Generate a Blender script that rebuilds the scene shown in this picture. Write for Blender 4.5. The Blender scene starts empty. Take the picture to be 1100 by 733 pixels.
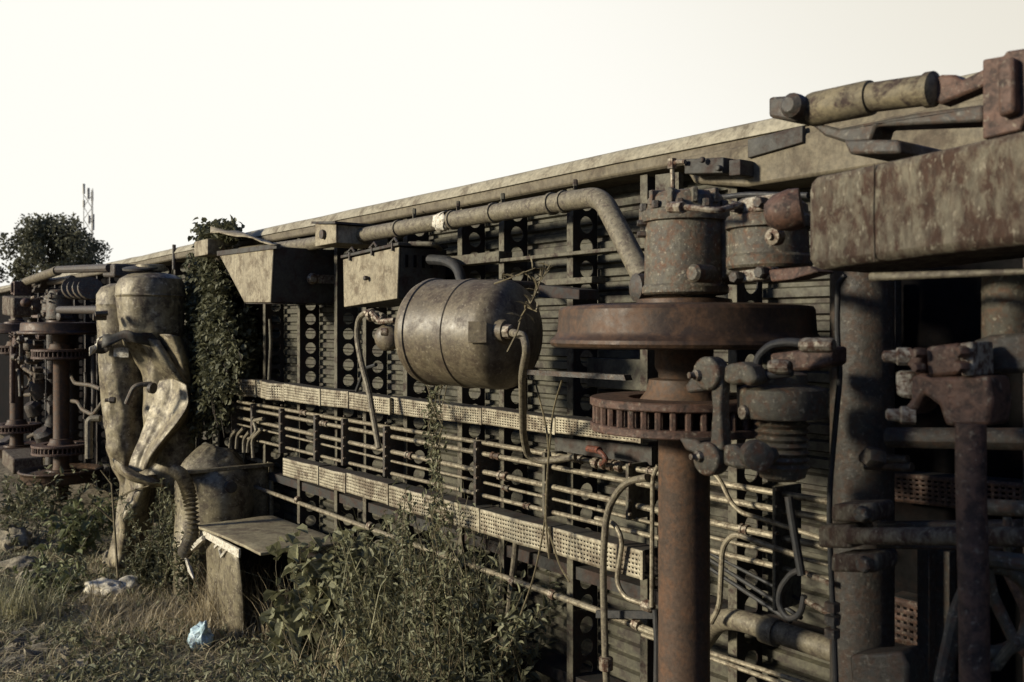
import bpy, bmesh, math, random
from mathutils import Vector, Matrix, noise, Quaternion
rnd = random.Random(7)
S = bpy.context.scene
COL = S.collection
R = math.radians

# ------------------------------------------------------------------ camera
F = 1000.0; CX = 550.0; HY = 354.0; CAMH = 2.15
FW = Vector((-.796, .605, 0)).normalized(); RT = Vector((.605, .796, 0)).normalized(); CAM = Vector((0, 0, CAMH))
cd = bpy.data.cameras.new('camera'); cam = bpy.data.objects.new('camera', cd); COL.objects.link(cam)
cam.location = CAM
cam.rotation_euler = (R(90), 0, math.atan2(-FW.x, FW.y))
cd.sensor_width = 36; cd.lens = F / 1100 * 36
cd.shift_y = -(366.5 - HY) / 1100
cd.clip_start = .05; cd.clip_end = 900
cd.dof.use_dof = True; cd.dof.focus_distance = 4.9; cd.dof.aperture_fstop = 4.0
S.camera = cam

# ------------------------------------------------------------------ sky, sun, exposure
SUN_EL = 15.5
sun_dir = Vector((-.33, -.944, 0)).normalized() * math.cos(R(SUN_EL)) + Vector((0, 0, math.sin(R(SUN_EL))))
w = bpy.data.worlds.new('World'); S.world = w; w.use_nodes = True
nt = w.node_tree; nt.nodes.clear()
sky = nt.nodes.new('ShaderNodeTexSky'); sky.sky_type = 'NISHITA'; sky.sun_disc = False
sky.sun_elevation = R(SUN_EL); sky.sun_rotation = math.atan2(sun_dir.x, sun_dir.y)
sky.air_density = 1.6; sky.dust_density = 1.0; sky.ozone_density = 4.0
# hazy, cream coloured band of air low over the horizon
tc = nt.nodes.new('ShaderNodeTexCoord'); sx = nt.nodes.new('ShaderNodeSeparateXYZ')
mr = nt.nodes.new('ShaderNodeMapRange'); mr.inputs['From Min'].default_value = .335; mr.inputs['From Max'].default_value = .52
mr.inputs['To Min'].default_value = 1; mr.inputs['To Max'].default_value = 0; mr.interpolation_type = 'SMOOTHSTEP'
mx = nt.nodes.new('ShaderNodeMix'); mx.data_type = 'RGBA'; mx.inputs['B'].default_value = (11.0, 10.8, 10.0, 1)
bg = nt.nodes.new('ShaderNodeBackground'); bg.inputs['Strength'].default_value = .06
ow = nt.nodes.new('ShaderNodeOutputWorld')
nt.links.new(tc.outputs['Generated'], sx.inputs[0]); nt.links.new(sx.outputs['Z'], mr.inputs['Value'])
# the bright veil of cloud lies ahead of the camera; the sky behind it is clear and blue
dt = nt.nodes.new('ShaderNodeVectorMath'); dt.operation = 'DOT_PRODUCT'; dt.inputs[1].default_value = FW; nt.links.new(tc.outputs['Generated'], dt.inputs[0])
m2 = nt.nodes.new('ShaderNodeMapRange'); m2.inputs['From Min'].default_value = -.35; m2.inputs['From Max'].default_value = .45; m2.interpolation_type = 'SMOOTHSTEP'
m2.inputs['To Min'].default_value = .27; m2.inputs['To Max'].default_value = 1
nt.links.new(dt.outputs['Value'], m2.inputs['Value'])
mm = nt.nodes.new('ShaderNodeMath'); mm.operation = 'MULTIPLY'; nt.links.new(mr.outputs[0], mm.inputs[0]); nt.links.new(m2.outputs[0], mm.inputs[1])
tint = nt.nodes.new('ShaderNodeMix'); tint.data_type = 'RGBA'; tint.blend_type = 'MULTIPLY'; tint.inputs['Factor'].default_value = 1; tint.inputs['B'].default_value = (.42, .70, 1.36, 1)
nt.links.new(sky.outputs[0], tint.inputs['A'])
d3 = nt.nodes.new('ShaderNodeVectorMath'); d3.operation = 'DOT_PRODUCT'; d3.inputs[1].default_value = RT * .7 + Vector((0, 0, .6)); nt.links.new(tc.outputs['Generated'], d3.inputs[0])
m3 = nt.nodes.new('ShaderNodeMapRange'); m3.inputs['From Min'].default_value = .16; m3.inputs['From Max'].default_value = .56; m3.interpolation_type = 'SMOOTHSTEP'; nt.links.new(d3.outputs['Value'], m3.inputs['Value'])
veil = nt.nodes.new('ShaderNodeMix'); veil.data_type = 'RGBA'; veil.inputs['A'].default_value = (10.1, 9.95, 9.3, 1); veil.inputs['B'].default_value = (8.2, 7.85, 6.9, 1)
nt.links.new(m3.outputs[0], veil.inputs['Factor']); nt.links.new(veil.outputs['Result'], mx.inputs['B'])
nt.links.new(mm.outputs[0], mx.inputs['Factor']); nt.links.new(tint.outputs['Result'], mx.inputs['A'])
nt.links.new(mx.outputs['Result'], bg.inputs['Color']); nt.links.new(bg.outputs[0], ow.inputs['Surface'])
sl = bpy.data.lights.new('sun', 'SUN'); sl.energy = 4.0; sl.angle = R(8.0); sl.color = (1.0, .92, .75)
so = bpy.data.objects.new('sun', sl); COL.objects.link(so)
so.rotation_euler = sun_dir.to_track_quat('Z', 'Y').to_euler(); so.location = (-6, -12, 9)
S.view_settings.view_transform = 'Standard'; S.view_settings.look = 'None'
S.view_settings.exposure = .74; S.view_settings.gamma = 1; S.view_settings.use_curve_mapping = False

# ------------------------------------------------------------------ picture helpers: a pixel and a distance give a point in the world
def P(px, py, Y):
    p = (px - CX) / F; q = (HY - py) / F
    f = Y / (.796 * p + .605)
    return CAM + f * (FW + p * RT + q * Vector((0, 0, 1)))
def D(px, py, f):
    p = (px - CX) / F; q = (HY - py) / F
    return CAM + f * (FW + p * RT + q * Vector((0, 0, 1)))
def G(px, py):
    return D(px, py, CAMH * F / (py - HY))
def dep(px, Y): return Y / (.796 * (px - CX) / F + .605)
def sz(n, px, Y): return n * dep(px, Y) / F
def ZZ(py, px, Y): return CAMH + (HY - py) / F * dep(px, Y)

# ------------------------------------------------------------------ materials
def nodes(name):
    m = bpy.data.materials.new(name); m.use_nodes = True; t = m.node_tree
    b = t.nodes['Principled BSDF']; return m, t, b
def nz(t, scale, detail=8, rough=.6, vec=None, dist=0):
    n = t.nodes.new('ShaderNodeTexNoise'); n.inputs['Scale'].default_value = scale
    n.inputs['Detail'].default_value = detail; n.inputs['Roughness'].default_value = rough; n.inputs['Distortion'].default_value = dist
    if vec is not None: t.links.new(vec, n.inputs['Vector'])
    return n
def ramp(t, src, stops):
    r = t.nodes.new('ShaderNodeValToRGB'); e = r.color_ramp.elements
    while len(e) < len(stops): e.new(.5)
    for k, (p, c) in enumerate(stops):
        e[k].position = p; e[k].color = (*c, 1) if len(c) == 3 else c
    t.links.new(src, r.inputs[0]); return r
def mixc(t, fac, a, b):
    m = t.nodes.new('ShaderNodeMix'); m.data_type = 'RGBA'
    for v, i in ((fac, 'Factor'), (a, 'A'), (b, 'B')):
        if isinstance(v, (int, float)): m.inputs[i].default_value = v
        elif isinstance(v, tuple): m.inputs[i].default_value = (*v, 1)
        else: t.links.new(v, m.inputs[i])
    return m.outputs['Result']
def metal(name, base, alt, rust=(.075, .036, .02), r_amt=.45, scale=6, fine=60, rough=.62, metallic=0., bump=.25, streak=False, spots=None, spec=.35, tall=1):
    """painted or bare steel: two paint tones, patches of rust, fine grime, pits"""
    m, t, b = nodes(name)
    tc = t.nodes.new('ShaderNodeTexCoord'); v = tc.outputs['Object']
    if tall != 1:
        mt_ = t.nodes.new('ShaderNodeMapping'); mt_.inputs['Scale'].default_value = (1, 1, 1 / tall); t.links.new(v, mt_.inputs['Vector']); v = mt_.outputs[0]
    big = nz(t, scale, 8, .65, v, .6); fin = nz(t, fine, 6, .7, v); pat = nz(t, scale * 2.3, 9, .72, v, .3)
    c = mixc(t, ramp(t, big.outputs[0], [(.38, (0, 0, 0)), (.62, (1, 1, 1))]).outputs[0], base, alt)
    c = mixc(t, ramp(t, pat.outputs[0], [(r_amt_lo(r_amt), (1, 1, 1)), (r_amt_lo(r_amt) + .14, (0, 0, 0))]).outputs[0], c, rust)
    if streak:
        mp = t.nodes.new('ShaderNodeMapping'); mp.inputs['Scale'].default_value = (14, 14, 1.2); t.links.new(v, mp.inputs['Vector'])
        st = nz(t, 2.2, 6, .6, mp.outputs[0])
        c = mixc(t, ramp(t, st.outputs[0], [(.52, (0, 0, 0)), (.72, (.65, .65, .65))]).outputs[0], c, tuple(x * .8 for x in rust))
    if spots:
        vo = nz(t, fine * 1.1, 5, .6, v)
        c = mixc(t, ramp(t, vo.outputs[0], [(.58, (0, 0, 0)), (.70, (.8, .8, .8))]).outputs[0], c, spots)
    g = ramp(t, fin.outputs[0], [(.3, (.45, .45, .45)), (.62, (1.1, 1.1, 1.1))])
    mu = t.nodes.new('ShaderNodeMix'); mu.data_type = 'RGBA'; mu.blend_type = 'MULTIPLY'; mu.inputs['Factor'].default_value = .75
    t.links.new(c, mu.inputs['A']); t.links.new(g.outputs[0], mu.inputs['B'])
    t.links.new(mu.outputs['Result'], b.inputs['Base Color'])
    rr = ramp(t, pat.outputs[0], [(.35, (min(1, rough + .25),) * 3), (.65, (rough,) * 3)]); t.links.new(rr.outputs[0], b.inputs['Roughness'])
    b.inputs['Metallic'].default_value = metallic
    b.inputs['Specular IOR Level'].default_value = spec
    if bump:
        ad = t.nodes.new('ShaderNodeMath'); ad.operation = 'MULTIPLY_ADD'; ad.inputs[1].default_value = .5
        t.links.new(fin.outputs[0], ad.inputs[0]); t.links.new(pat.outputs[0], ad.inputs[2])
        bp = t.nodes.new('ShaderNodeBump'); bp.inputs['Strength'].default_value = bump; bp.inputs['Distance'].default_value = .012
        t.links.new(ad.outputs[0], bp.inputs['Height']); t.links.new(bp.outputs[0], b.inputs['Normal'])
    return m
def r_amt_lo(a): return .28 + .28 * a
M = {}
RUST = (.072, .036, .021); DRUST = (.035, .021, .015)
M['floor'] = metal('weathered floor paint', (.080, .073, .047), (.056, .051, .034), (.038, .03, .022), .38, 5, 50, .55, bump=.15)
M['member'] = metal('dark underframe steel', (.02, .02, .018), (.032, .03, .025), DRUST, .5, 5, 60, .65)
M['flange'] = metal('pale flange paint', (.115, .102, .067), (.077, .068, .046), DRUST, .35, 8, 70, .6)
M['sill'] = metal('dusty sill paint', (.15, .125, .08), (.12, .098, .064), (.08, .062, .042), .34, 2.2, 45, .65, bump=.08, streak=True)
M['sill_lit'] = metal('painted sill light', (.31, .275, .195), (.25, .22, .152), (.14, .115, .078), .34, 3, 45, .6, bump=.08)  # pale tone puts sky light on the upturned chamfer into the paint
M['tray'] = metal('galvanised tray sheet', (.38, .335, .235), (.28, .245, .168), (.13, .10, .065), .46, 5, 90, .5, metallic=.15, bump=.12, streak=True)
M['pipe'] = metal('bare steel pipe', (.29, .25, .175), (.22, .19, .13), (.11, .085, .055), .4, 14, 90, .42, metallic=.35, bump=.1)
M['pipe_dull'] = metal('dull painted pipe', (.17, .145, .095), (.135, .115, .078), (.08, .062, .045), .36, 14, 70, .5, metallic=.1, spots=(.27, .235, .165))
M['fit'] = metal('pipe fitting steel', (.30, .26, .19), (.16, .135, .10), RUST, .5, 20, 90, .45, metallic=.35)
M['tank'] = metal('grimy tank paint', (.165, .133, .082), (.115, .092, .058), (.07, .05, .032), .42, 5, 55, .38, bump=.08, spots=(.24, .205, .14), streak=True)
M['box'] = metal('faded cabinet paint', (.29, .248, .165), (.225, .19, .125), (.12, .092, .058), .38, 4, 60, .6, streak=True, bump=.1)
M['boxdark'] = metal('dark steel and painted shade', (.034, .032, .028), (.055, .05, .038), DRUST, .4, 4, 60, .6, bump=.15)  # dark steel; on the boxes' side faces it paints in the shade
M['wheel'] = metal('rusted wheel steel', (.058, .034, .018), (.038, .024, .015), (.088, .047, .024), .4, 8, 60, .42, metallic=.2, bump=.14)
M['axle'] = metal('rusted axle steel', (.08, .05, .032), (.055, .037, .025), (.105, .056, .03), .42, 9, 70, .55, bump=.25)
M['cast'] = metal('greasy cast iron', (.10, .088, .06), (.062, .053, .039), (.105, .054, .029), .34, 13, 70, .48, bump=.45, spots=(.30, .265, .19))
M['beam'] = metal('flaking beam paint', (.165, .143, .096), (.085, .064, .042), (.052, .029, .018), .52, 13, 70, .7, bump=.6, spots=(.30, .265, .19), streak=True, tall=2.2)
M['castdark'] = metal('dark greasy iron', (.04, .036, .03), (.055, .048, .037), (.06, .038, .025), .45, 14, 60, .45, bump=.4, spots=(.14, .125, .098))
M['castred'] = metal('red brown iron', (.105, .054, .034), (.075, .043, .029), DRUST, .4, 14, 60, .5, bump=.4, spots=(.20, .165, .12))
M['damper'] = metal('olive damper paint', (.16, .13, .075), (.11, .09, .055), DRUST, .4, 8, 60, .6, bump=.3)
M['alu'] = metal('chalky flaked metal', (.42, .38, .30), (.22, .195, .15), RUST, .5, 18, 80, .6, bump=.6)
M['shell'] = metal('peeling tank shell', (.28, .235, .145), (.18, .148, .09), (.075, .056, .037), .42, 5, 22, .42, metallic=.1, bump=.3, spots=(.40, .35, .25), streak=True)
M['drum_shade'] = metal('painted drum shade', (.006, .006, .006), (.011, .010, .009), (.010, .008, .006), .4, 4, 50, .9, bump=.1, spec=.05)  # near-black meant as shade on the drum front; no part uses it
M['barrel'] = metal('grimy barrel paint', (.24, .205, .13), (.16, .135, .085), (.07, .054, .036), .42, 5, 40, .36, metallic=.25, bump=.2, spots=(.40, .35, .25))
M['lid'] = metal('dirty lid board', (.30, .26, .165), (.22, .185, .115), (.13, .10, .065), .4, 3, 40, .6, bump=.2)
M['rubber'] = metal('black rubber hose', (.016, .016, .016), (.028, .027, .025), (.04, .035, .03), .3, 12, 80, .5, bump=.1)
M['redlever'] = metal('red brown valve', (.15, .045, .025), (.09, .035, .02), DRUST, .4, 20, 80, .5)
M['white'] = metal('white primer', (.62, .58, .48), (.5, .46, .36), (.2, .15, .1), .3, 20, 80, .7, bump=.1)
M['stone'] = metal('pale stone', (.66, .60, .47), (.58, .52, .4), (.46, .41, .3), .25, 25, 60, .9, bump=.5)
M['rock'] = metal('grey brown rock', (.30, .26, .185), (.21, .175, .12), (.10, .085, .055), .4, 7, 60, .95, bump=.6)
M['bag'] = metal('pale blue plastic film', (.42, .53, .56), (.33, .45, .50), (.30, .36, .36), .3, 14, 60, .35, bump=.2)
M['mast'] = metal('mast steel with painted haze', (.5, .48, .42), (.44, .42, .37), (.38, .36, .31), .3, 1, 9, .7, bump=0)  # paler than the steel itself, distance haze is put into the colour
M['backdark'] = metal('painted recess shade', (.005, .005, .005), (.008, .007, .007), (.010, .007, .006), .3, 3, 40, .95, bump=0, spec=.05)  # near-black; on the bogie bay sheets it paints in deep shade

def leafmat(name, a, b, c):
    m, t, p = nodes(name)
    tc = t.nodes.new('ShaderNodeTexCoord')
    n1 = nz(t, 9, 3, .6, tc.outputs['Object']); n2 = nz(t, 60, 2, .6, tc.outputs['Object'])
    col = mixc(t, ramp(t, n1.outputs[0], [(.35, (0, 0, 0)), (.65, (1, 1, 1))]).outputs[0], a, b)
    col = mixc(t, ramp(t, n2.outputs[0], [(.55, (0, 0, 0)), (.75, (1, 1, 1))]).outputs[0], col, c)
    t.links.new(col, p.inputs['Base Color']); p.inputs['Roughness'].default_value = .6; p.inputs['Specular IOR Level'].default_value = .25
    tr = t.nodes.new('ShaderNodeBsdfTranslucent'); t.links.new(col, tr.inputs['Color'])
    ms = t.nodes.new('ShaderNodeMixShader'); ms.inputs[0].default_value = .22
    out = t.nodes['Material Output']
    t.links.new(p.outputs[0], ms.inputs[1]); t.links.new(tr.outputs[0], ms.inputs[2]); t.links.new(ms.outputs[0], out.inputs['Surface'])
    return m
M['ivy'] = leafmat('ivy leaf', (.125, .122, .068), (.075, .077, .043), (.23, .215, .13))
M['weed'] = leafmat('weed leaf', (.19, .185, .105), (.115, .118, .066), (.29, .27, .17))
M['broad'] = leafmat('broad leaf', (.20, .195, .105), (.14, .14, .078), (.27, .25, .155))
M['green'] = leafmat('fresh weed leaf', (.17, .18, .085), (.11, .125, .06), (.23, .22, .12))
M['treeleaf'] = leafmat('tree leaf', (.13, .125, .075), (.085, .085, .05), (.19, .175, .11))
M['stem'] = leafmat('dry stem', (.17, .14, .08), (.10, .08, .045), (.26, .22, .14))
M['grass'] = leafmat('grass blade', (.31, .285, .165), (.20, .19, .105), (.44, .395, .25))
M['straw'] = leafmat('dead grass', (.44, .365, .23), (.29, .235, .145), (.58, .51, .35))
M['bark'] = metal('bark', (.06, .05, .035), (.04, .034, .025), DRUST, .3, 6, 40, .9)

m, t, b = nodes('earth')
tc = t.nodes.new('ShaderNodeTexCoord'); v = tc.outputs['Object']
n1 = nz(t, .9, 8, .65, v); n2 = nz(t, 14, 8, .75, v); n3 = nz(t, 70, 5, .7, v)
c = mixc(t, ramp(t, n1.outputs[0], [(.4, (0, 0, 0)), (.62, (1, 1, 1))]).outputs[0], (.20, .165, .11), (.34, .285, .195))
c = mixc(t, ramp(t, n2.outputs[0], [(.36, (1, 1, 1)), (.55, (0, 0, 0))]).outputs[0], c, (.04, .034, .021))
c = mixc(t, ramp(t, n3.outputs[0], [(.6, (0, 0, 0)), (.75, (1, 1, 1))]).outputs[0], c, (.24, .20, .13))
t.links.new(c, b.inputs['Base Color']); b.inputs['Roughness'].default_value = .95; b.inputs['Specular IOR Level'].default_value = .1
bp = t.nodes.new('ShaderNodeBump'); bp.inputs['Strength'].default_value = .8; bp.inputs['Distance'].default_value = .03
t.links.new(n2.outputs[0], bp.inputs['Height']); t.links.new(bp.outputs[0], b.inputs['Normal'])
M['earth'] = m

# ------------------------------------------------------------------ mesh builder
ORG = {}
class MB:
    def __init__(s): s.v = []; s.f = []
    def add(s, vs, fs):
        o = len(s.v); s.v += [Vector(x) for x in vs]; s.f += [tuple(i + o for i in q) for q in fs]; return s
    def box(s, c, size, rot=None):
        h = [x / 2 for x in size]; vs = []
        for x in (-1, 1):
            for y in (-1, 1):
                for z in (-1, 1):
                    q = Vector((x * h[0], y * h[1], z * h[2]))
                    if rot is not None: q = rot @ q
                    vs.append(q + Vector(c))
        return s.add(vs, [(0, 1, 3, 2), (4, 6, 7, 5), (0, 4, 5, 1), (2, 3, 7, 6), (0, 2, 6, 4), (1, 5, 7, 3)])
    def bbox(s, a, b): return s.box([(a[i] + b[i]) / 2 for i in range(3)], [abs(b[i] - a[i]) for i in range(3)])
    def prism(s, poly, ext):
        """poly: list of 3d points, ext: extrusion vector"""
        n = len(poly); e = Vector(ext); vs = [Vector(p) for p in poly] + [Vector(p) + e for p in poly]
        fs = [tuple(range(n - 1, -1, -1)), tuple(range(n, 2 * n))] + [(i, (i + 1) % n, n + (i + 1) % n, n + i) for i in range(n)]
        return s.add(vs, fs)
    def lathe(s, prof, o, ax=(0, 0, 1), n=32, cap=True):
        """prof: (radius, height along axis)"""
        o = Vector(o); ax = Vector(ax).normalized(); a = ax.orthogonal().normalized(); b = ax.cross(a)
        vs = []; fs = []
        for (r, h) in prof:
            for k in range(n):
                t = 2 * math.pi * k / n; vs.append(o + ax * h + (a * math.cos(t) + b * math.sin(t)) * max(r, 1e-4))
        for i in range(len(prof) - 1):
            for k in range(n):
                fs.append((i * n + k, i * n + (k + 1) % n, (i + 1) * n + (k + 1) % n, (i + 1) * n + k))
        if cap:
            fs.append(tuple(range(n - 1, -1, -1))); fs.append(tuple((len(prof) - 1) * n + k for k in range(n)))
        return s.add(vs, fs)
    def tube(s, pts, r, n=10, cap=True):
        pts = [Vector(p) for p in pts]; m = len(pts); rs = r if isinstance(r, (list, tuple)) else [r] * m
        T = []
        for i in range(m):
            d = (pts[min(i + 1, m - 1)] - pts[max(i - 1, 0)]); T.append(d.normalized() if d.length > 1e-9 else Vector((0, 0, 1)))
        a = T[0].orthogonal().normalized(); vs = []; fs = []
        for i in range(m):
            a = a - T[i] * a.dot(T[i])
            a = a.normalized() if a.length > 1e-6 else T[i].orthogonal().normalized()
            b = T[i].cross(a)
            for k in range(n):
                t = 2 * math.pi * k / n; vs.append(pts[i] + (a * math.cos(t) + b * math.sin(t)) * rs[i])
        for i in range(m - 1):
            for k in range(n): fs.append((i * n + k, i * n + (k + 1) % n, (i + 1) * n + (k + 1) % n, (i + 1) * n + k))
        if cap: fs.append(tuple(range(n - 1, -1, -1))); fs.append(tuple((m - 1) * n + k for k in range(n)))
        return s.add(vs, fs)
    def bolt(s, c, ax, r, h):
        return s.lathe([(r, 0), (r, h * .8), (r * .8, h)], c, ax, 6)
    def parts(s, name, mat, parent):
        """one part per loose piece"""
        out = []; i0 = 0; lim = getattr(s, 'cuts', [])
        for a, b in zip([(0, 0)] + lim, lim + [(len(s.v), len(s.f))]):
            m_ = MB(); m_.v = s.v[a[0]:b[0]]; m_.f = [tuple(i - a[0] for i in f) for f in s.f[a[1]:b[1]]]
            if m_.v: out.append(m_.build(name, mat, parent))
        return out
    def mark(s):
        s.cuts = getattr(s, 'cuts', []) + [(len(s.v), len(s.f))]; return s
    def build(s, name, mat, parent=None, smooth=30, bevel=0, solid=0, sub=0):
        me = bpy.data.meshes.new(name); o = bpy.data.objects.new(name, me); COL.objects.link(o)
        if parent is not None:
            org = ORG[parent.name]; o.parent = parent
        else:
            xs = [v.x for v in s.v]; ys = [v.y for v in s.v]; zs = [v.z for v in s.v]
            org = Vector(((min(xs) + max(xs)) / 2, (min(ys) + max(ys)) / 2, min(zs))); o.location = org
        ORG[o.name] = org
        me.from_pydata([v - org for v in s.v], [], s.f); me.validate(); 
        if solid == 0:
            bm = bmesh.new(); bm.from_mesh(me); bmesh.ops.recalc_face_normals(bm, faces=bm.faces); bm.to_mesh(me); bm.free()
        me.materials.append(M[mat] if isinstance(mat, str) else mat)
        if smooth:
            me.polygons.foreach_set('use_smooth', [True] * len(me.polygons)); me.set_sharp_from_angle(angle=R(smooth))
        if solid: md = o.modifiers.new('thickness', 'SOLIDIFY'); md.thickness = solid; md.offset = 0
        if bevel:
            md = o.modifiers.new('bevel', 'BEVEL'); md.width = bevel; md.segments = 2; md.limit_method = 'ANGLE'; md.angle_limit = R(40)
        if sub: md = o.modifiers.new('sub', 'SUBSURF'); md.levels = md.render_levels = sub
        return o
def tag(o, label=None, cat=None, group=None, kind=None):
    for k, v in (('label', label), ('category', cat), ('group', group), ('kind', kind)):
        if v: o[k] = v
    return o
def thing(name, loc, label, cat, group=None):
    o = bpy.data.objects.new(name, None); COL.objects.link(o); o.location = loc; o.empty_display_size = .1
    ORG[o.name] = Vector(loc); return tag(o, label, cat, group)
def rounded(pts, rad, n=5):
    """polyline with rounded corners"""
    pts = [Vector(p) for p in pts]; out = [pts[0]]
    for i in range(1, len(pts) - 1):
        a, b, c = pts[i - 1], pts[i], pts[i + 1]
        d1 = (a - b); d2 = (c - b); l = min(rad, d1.length * .48, d2.length * .48)
        p0 = b + d1.normalized() * l; p1 = b + d2.normalized() * l
        for k in range(n + 1):
            t = k / n; out.append(p0 * (1 - t) ** 2 + b * 2 * t * (1 - t) + p1 * t * t)
    out.append(pts[-1]); return out
def ptube(px, Y, wpx, rad=.08, n=10):
    """tube through picture points lying in the plane at distance Y (or one Y per point); wpx = its thickness in pixels at the first point"""
    Ys = Y if isinstance(Y, (list, tuple)) else [Y] * len(px)
    pts = [P(x, y, yy) for (x, y), yy in zip(px, Ys)]
    return MB().tube(rounded(pts, rad) if len(pts) > 2 else pts, sz(wpx, px[0][0], Ys[0]) / 2, n)

def crumple(mb, amp, fr, z0=None, seed=0):
    for v_ in mb.v:
        k = 1 if z0 is None else max(0., min(1., (z0 - v_.z) / .25))
        n_ = noise.noise_vector(v_ * fr + Vector((seed, 0, 0))); v_ += n_ * amp * k
    return mb

# ================================================================== ground
def ground_z(x, y):
    v = Vector((x * .8, y * .8, 0)); return .05 * noise.noise(v) + .025 * noise.noise(v * 3.7) + .012 * noise.noise(v * 11)
g = MB(); 
def axis(lo, hi, near_lo, near_hi, step, far):
    a = []; x = near_lo
    while x < near_hi: a.append(x); x += step
    a.append(near_hi); d = step; x = near_hi
    while x < hi: d *= 1.5; x += d; a.append(min(x, hi))
    d = step; x = near_lo; pre = []
    while x > lo: d *= 1.5; x -= d; pre.append(max(x, lo))
    return pre[::-1] + a
gx = axis(-500, 400, -14, 1, .085, 1); gy = axis(-300, 500, .2, 5, .085, 1)
vs = []; 
for x in gx:
    for y in gy: vs.append((x, y, ground_z(x, y)))
n = len(gy); g.add(vs, [(i * n + j, (i + 1) * n + j, (i + 1) * n + j + 1, i * n + j + 1) for i in range(len(gx) - 1) for j in range(n - 1)])
tag(g.build('ground', 'earth', smooth=180), kind='structure')

# ================================================================== the overturned carriage
XL, XR, ZT = -23.0, 3.6, 2.94
YF = 3.1
car = thing('railway_carriage', (-7, 4.3, 0), 'long railway carriage lying on its side, ribbed underfloor with pipes facing out', 'railway carriage')
# body: a rounded box lying on its side behind the floor
prof = [(3.14, .06), (3.14, 2.84), (3.2, 2.9), (5.3, 2.9), (5.75, 2.75), (6.0, 2.3), (6.1, 1.5), (6.0, .7), (5.75, .25), (5.3, .06)]
MB().prism([(XL, y, z) for y, z in prof], (XR - XL, 0, 0)).build('body', 'sill', car, bevel=.01)
# ribbed floor
pitch = .066; pr = []; z = .1
while z < 2.86:
    pr += [(3.10, z), (3.10, z + .034), (3.124, z + .042), (3.124, z + .058)]; z += pitch
fl = MB(); xs = [XL + .02, -12, -8, -6, -5, -4, -3, -2, -1, 0, XR - .02]
vs = [(x, y + .004 * noise.noise(Vector((x * 1.3, zz * 2, 0))), zz) for x in xs for y, zz in pr]; n = len(pr)
fl.add(vs, [(i * n + j, (i + 1) * n + j, (i + 1) * n + j + 1, i * n + j + 1) for i in range(len(xs) - 1) for j in range(n - 1)])
fl.build('floor_panel', 'floor', car, smooth=20)
# cross members: web with round holes, pale outer flange
def web(X, y0, y1, z0, z1, hole, pit, yc):
    b = MB(); k = 16; z = z0
    while z + pit <= z1 + 1e-6:
        zc = z + pit / 2
        ring = [(X, yc + hole * math.cos(2 * math.pi * i / k + math.pi / 4), zc + hole * math.sin(2 * math.pi * i / k + math.pi / 4)) for i in range(k)]
        outer = []
        for i in range(k):
            a = 2 * math.pi * i / k + math.pi / 4; c, s_ = math.cos(a), math.sin(a); q = max(abs(c), abs(s_))
            cy, sz_ = c / q, s_ / q
            outer.append((X, (y0 + y1) / 2 + cy * (y1 - y0) / 2, zc + sz_ * pit / 2))
        b.add(ring + outer, [(i, (i + 1) % k, k + (i + 1) % k, k + i) for i in range(k)])
        z += pit
    return b
mem_px = [262, 284, 321, 361, 392, 436, 495, 540, 614, 694, 790]
mem_x = [P(p, 300, 2.93).x for p in mem_px]
x = mem_x[0] - .6
while x > -17: mem_x.insert(0, x); x -= .62
x = mem_x[-1] + .55
while x < 3.3: mem_x.append(x); x += .58
for X in mem_x:
    c = web(X, 2.945, 3.095, .12, 2.82, .042, .108, 3.025).build('cross_member', 'member', car, smooth=0, solid=.006)
    f = MB().box((X - .02, 2.94, 1.47), (.045, .008, 2.72)).build('flange', 'flange' if -10.6 < X < -1.7 else 'castdark', c, bevel=.002)  # flanges behind the bogies go dark to suit the painted shade
# longitudinal stringers
for (a, b_, h) in (((484, 280), (540, 277), .055), ((541, 282), (703, 262), .018), ((585, 305), (640, 300), .03)):
    p0 = P(*a, 2.925); p1 = P(*b_, 2.925); zc = (p0.z + p1.z) / 2
    MB().bbox((p0.x, 2.90, zc - h / 2), (p1.x, 2.99, zc + h / 2)).build('stringer', 'flange', car, bevel=.003)
for z in (.45, .98):
    MB().bbox((-12.5, 2.952, z - .03), (3.2, 3.09, z + .03)).build('stringer', 'member', car)
# side sill along the top
sp = [(2.915, 2.835), (2.90, 2.845), (2.90, 2.885), (2.935, 2.945), (2.99, 2.962), (3.3, 2.962), (3.3, 2.90), (3.13, 2.885), (3.13, 2.835)]
sb = MB(); xs = [XL + i * (XR - XL) / 60 for i in range(61)]
vs = []
for x in xs:
    dz = .012 * noise.noise(Vector((x * .6, 0, 3))) + .006 * noise.noise(Vector((x * 2.4, 5, 3))); dy = .01 * noise.noise(Vector((x * 1.1, 9, 3)))
    vs += [(x, y + dy, z + dz) for y, z in sp]
n = len(sp); sb.add(vs, [(i * n + j, (i + 1) * n + j, (i + 1) * n + (j + 1) % n, i * n + (j + 1) % n) for i in range(60) for j in range(n)] + [tuple(range(n)), tuple(60 * n + j for j in range(n))])
sill = sb.build('side_sill', 'sill', car, smooth=25, bevel=.006)
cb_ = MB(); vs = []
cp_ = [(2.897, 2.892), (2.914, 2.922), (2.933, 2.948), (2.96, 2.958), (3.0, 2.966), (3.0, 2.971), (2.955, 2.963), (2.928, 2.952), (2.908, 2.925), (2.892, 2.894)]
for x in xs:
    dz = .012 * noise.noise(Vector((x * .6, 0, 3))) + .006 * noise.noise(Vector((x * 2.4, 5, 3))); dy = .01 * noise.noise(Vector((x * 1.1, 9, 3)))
    vs += [(x, y + dy, z + dz) for y, z in cp_]
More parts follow.
